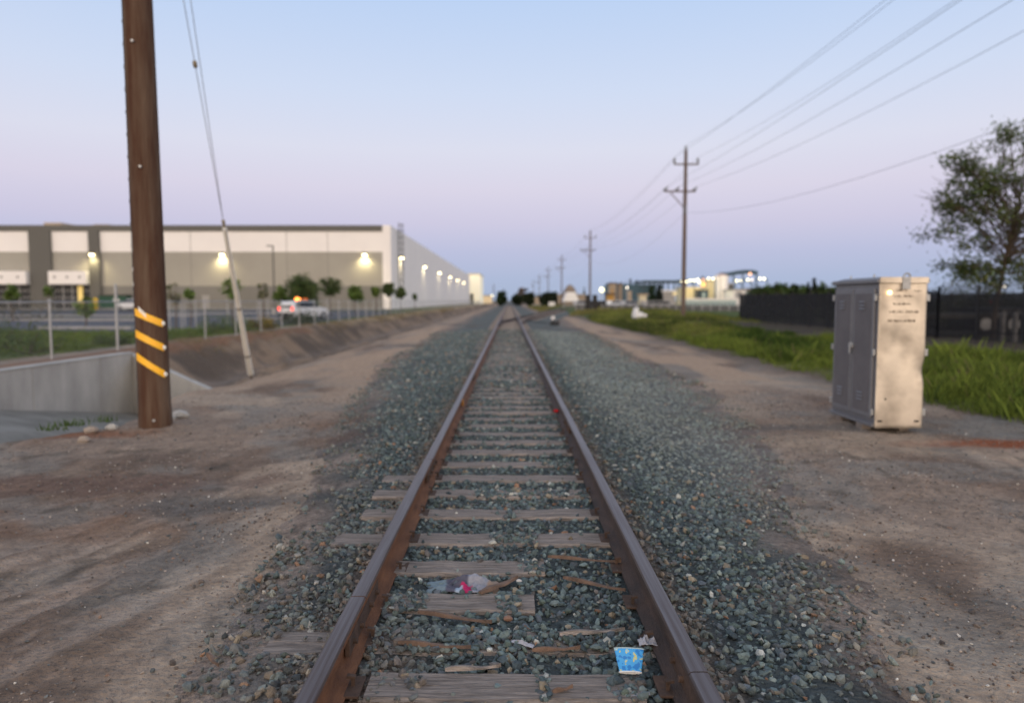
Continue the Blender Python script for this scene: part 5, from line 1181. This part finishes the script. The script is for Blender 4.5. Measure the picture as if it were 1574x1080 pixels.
# flattened paper cup: blue with yellow splashes
def cup():
    p = ground_thing(968, 1034, -.165); o = empty('paper_cup', (p.x, p.y, -.165), 'flattened blue and yellow paper cup beside the right rail', 'cup', rz=R(-4))
    m = bpy.data.materials.new('cup_print'); m.use_nodes = True; n, l = m.node_tree.nodes, m.node_tree.links; b = n['Principled BSDF']; b.inputs['Roughness'].default_value = .45
    co = n.new('ShaderNodeTexCoord'); nz = n.new('ShaderNodeTexNoise'); nz.inputs['Scale'].default_value = 38; nz.inputs['Detail'].default_value = 2; l.new(co.outputs['Object'], nz.inputs[0])
    rp = n.new('ShaderNodeValToRGB'); rp.color_ramp.interpolation = 'CONSTANT'; e = rp.color_ramp.elements; e[0].color = (.02, .2, .55, 1); e[0].position = 0; e[1].position = .44; e[1].color = (.06, .36, .72, 1)
    k = e.new(.60); k.color = (.65, .55, .08, 1); k = e.new(.645); k.color = (.3, .55, .7, 1)
    l.new(nz.outputs[0], rp.inputs[0]); l.new(rp.outputs[0], b.inputs['Base Color'])
    vs = []; N = 28; H = .105
    for j in range(7):
        t = j / 6; w = .048 + .019 * t; hgt = .006 + .007 * t
        for i in range(N):
            a = 2 * math.pi * i / N; vs.append((w * math.cos(a), hgt * math.sin(a) + (.003 * math.sin(t * 9 + a)), H * t))
    fs = [(j * N + i, j * N + (i + 1) % N, (j + 1) * N + (i + 1) % N, (j + 1) * N + i) for j in range(6) for i in range(N)]
    tilt = Matrix.Rotation(R(-50), 3, 'X'); vs = [tilt @ Vector(v) + Vector((0, -.03, .02)) for v in vs]
    c = MB().add(vs, fs).build('cup_wall', m, o, smooth=True)
    mb = MB(); mb.tube([vs[6 * N + i] for i in range(N)] + [vs[6 * N]], .0028, 6, False); mb.build('rim', M['paleblue'], o, smooth=True)
    mb = MB(); mb.tube([vs[i] for i in range(N)] + [vs[0]], .0035, 6, False); mb.add([vs[i] for i in range(N)], [tuple(range(N))]); mb.build('base', M['white'], o)
cup()
# crumpled cloth between two sleepers
def crumple(name, px, py, w, d_, h, zc, fcol, label, cat, seed, rz=0, matn=None):
    p = ground_thing(px, py, zc); g = 30; u = np.linspace(-1, 1, g); A, B = np.meshgrid(u, u)
    hh = (fbm(A * 1.9 + seed, B * 1.9, seed, 3) - .35) * h * 2.1 + np.abs(fbm(A * 3.1, B * 3.1 + 4, seed + 1, 3) - .5) * h * 2; rad = np.sqrt(A ** 2 + B ** 2); hh = hh * sst(1.35, .3, rad)
    x = A * w / 2 * (1 + .35 * (fbm(B * 1.7, A * 1.1, seed + 2) - .5)); y = B * d_ / 2 * (1 + .7 * (fbm(A * 1.9, B * .7, seed + 3) - .5))
    c, s = math.cos(rz), math.sin(rz); V = np.stack([p.x + x * c - y * s, p.y + x * s + y * c, zc + np.maximum(hh, -.005)], -1).reshape(-1, 3)
    b0 = (np.arange(g - 1)[:, None] * g + np.arange(g - 1)[None]).ravel(); F = np.stack([b0, b0 + 1, b0 + g + 1, b0 + g], -1)
    C = fcol(A.ravel(), B.ravel()); m = matn or M['cloth']
    o = np_obj(name, V, F, m, C, smooth=True, loc=(p.x, p.y, zc)); sm_ = o.modifiers.new('t', 'SOLIDIFY'); sm_.thickness = .003
    return tag(o, label, cat)
M['cloth'] = mat('cloth', (1, 1, 1), .9, c2=(.8, .8, .82), scale=60, attr=True, spec=.1)
def ccol(a, b):
    c = np.zeros((len(a), 3)) + np.array((.11, .11, .145)); c[a < -.45] = (.2, .26, .29)
    c[a > .15] = (.3, .31, .35); k = (np.abs(a - .12) < .17) & (b < -.1); c[k] = (.5, .035, .13)
    c[(np.abs(a + .1) < .1) & (b < -.35)] = (.38, .46, .54); c[a > .72] = (.34, .25, .19); return c
crumple('crumpled_cloth', 712, 902, .42, .2, .06, -.19, ccol, 'crumpled grey, white and pink cloth lying between two sleepers', 'cloth', 3)
wcol = lambda a, b: np.zeros((len(a), 3)) + np.array((.45, .45, .48))
crumple('paper_scrap', 995, 986, .085, .07, .03, -.165, wcol, 'crumpled pale paper scrap beside the right rail', 'paper', 8)
crumple('plastic_scrap', 803, 988, .12, .03, .012, -.17, wcol, 'thin twisted strip of clear plastic on the stones', 'plastic', 12, -.5)
crumple('white_scrap', 1228 * .0 + 981, 1068, .11, .025, .012, -.18, wcol, 'sliver of white plastic at the bottom beside the right rail', 'plastic', 15, .4)
# splinters of wood
def splinter(px0, py0, px1, py1, w, label, z=-.165, m='splinter'):
    a, b = ground_thing(px0, py0, z), ground_thing(px1, py1, z); u = (b - a); L = u.length; u.normalize(); s = Vector((-u.y, u.x, 0)); vs = []; n = 9
    rr = random.Random(px0)
    for i in range(n + 1):
        t = i / n; c = a + u * L * t + s * rr.uniform(-.0018, .0018); ww = w * (.12 + .95 * math.sin(math.pi * min(1, t * .72 + .2))) * rr.uniform(.8, 1.1) / 2; hz = .012 + .006 * math.sin(t * 7)
        vs += [c - s * ww, c + s * ww, c + s * ww * .7 + Vector((0, 0, hz)), c - s * ww * .6 + Vector((0, 0, hz * 1.2))]
    fs = [(i * 4 + j, i * 4 + (j + 1) % 4, i * 4 + 4 + (j + 1) % 4, i * 4 + 4 + j) for i in range(n) for j in range(4)] + [(3, 2, 1, 0), tuple(n * 4 + j for j in range(4))]
    tag(MB().add(vs, fs).build('wood_splinter', M[m], loc=tuple((a + b) / 2)), label, 'wood', 'splinters of wood on the ballast')
splinter(866, 888, 962, 908, .035, 'orange brown wood splinter lying diagonally near the right rail')
splinter(842, 856, 955, 864, .028, 'long thin wood splinter nearest the right rail, above the others')
splinter(643, 941, 756, 957, .035, 'long splinter lying below the crumpled cloth')
splinter(738, 912, 795, 888, .05, 'broad reddish splinter leaning beside the crumpled cloth')
splinter(612, 988, 724, 996, .03, 'greyish splinter lying on the buried sleeper at the left')
splinter(818, 1000, 892, 996, .025, 'thin orange splinter on the buried sleeper at the right')
splinter(860, 975, 960, 968, .035, 'weathered grey splinter near the paper scrap', m='tie')
splinter(684, 1030, 770, 1024, .03, 'grey splinter just above the nearest sleeper', m='tie')
splinter(850, 1064, 880, 1056, .02, 'small dark splinter on the nearest sleeper')
splinter(318, 1006, 336, 1024, .018, 'short pale stick on the stones at the lower left')
# exposed brown earth on the nearly buried sleeper is the sleeper itself; a red cap and yellow bits
def bit(px, py, r, c, name, label, cat, z=-.18, sq=(1, .8, .55)):
    p = ground_thing(px, py, z); mb = MB(); mb.sphere((p.x, p.y, z + r * .4), r, 10, 6, sq, .12); return tag(mb.build(name, mat(name + '_m', c, .6, c2=tuple(v * .7 for v in c), scale=30), smooth=False, loc=(p.x, p.y, z)), label, cat)
bit(855, 633, .045, (.5, .01, .012), 'red_litter', 'small bright red scrap lying inside the right rail', 'litter', -.15)
bit(711, 621, .05, (.45, .2, .03), 'orange_litter', 'small yellow orange scrap against the inner side of the left rail', 'litter', -.1, (.4, 1.4, 1.2))
bit(590, 369 + 543, .02, (.28, .16, .1), 'brown_pebble', 'round light brown pebble, left part of the ballast', 'stone', -.2) if False else None
bit(781, 953, .026, (.26, .15, .1), 'brown_pebble', 'smooth brown pebble standing out among the grey ballast', 'stone', -.175)
bit(798, 894, .018, (.6, .58, .55), 'white_pebble', 'white pebble right of the crumpled cloth', 'stone', -.175)
for i, (px, py, r, lab) in enumerate(((140, 661, .085, 'upper one of two pale rocks left of the brown pole'), (129, 674, .075, 'lower one of two pale rocks left of the brown pole'), (276, 640, .12, 'broken grey concrete lump right of the brown pole'), (262, 643, .07, 'small concrete lump touching the brown pole'), (172, 657, .08, 'flat grey slab piece left of the brown pole'))):
    p = at(px, py, z=-.33); z = gz1(p.x, p.y); mb = MB(); mb.sphere((p.x, p.y, z + r * .3), r, 9, 6, (1.2, .9, .7), .16)
    tag(mb.build('rock', M['rock'] if i < 2 else M['concrete'], loc=(p.x, p.y, z)), lab, 'rock', 'rocks around the brown pole')
for px, py, n, lab in ((78, 663, 60, 'small green weed tuft on the channel edge at the left'), (115, 656, 90, 'green weed patch on the channel edge by the pale rocks'), (155, 650, 60, 'narrow weed tuft between the pale rocks and the brown pole')):
    p = at(px, py, z=-.42); mb = MB()
    for k in range(n // 2):
        a = random.uniform(0, 6.28); x, y = p.x + random.gauss(0, .13), p.y + random.gauss(0, .05); z = gz1(x, y) if x > lip(y) else -.4; h = random.uniform(.05, .15)
        mb.add([(x - .01, y, z), (x + .01, y, z), (x + math.cos(a) * .05, y + math.sin(a) * .05, z + h)], [(0, 1, 2)])
    m = bpy.data.materials.get('weed') or mat('weed', (.035, .07, .015), .8, c2=(.06, .1, .02), scale=9)
    tag(mb.build('weeds', m, loc=tuple(p)), kind='stuff')
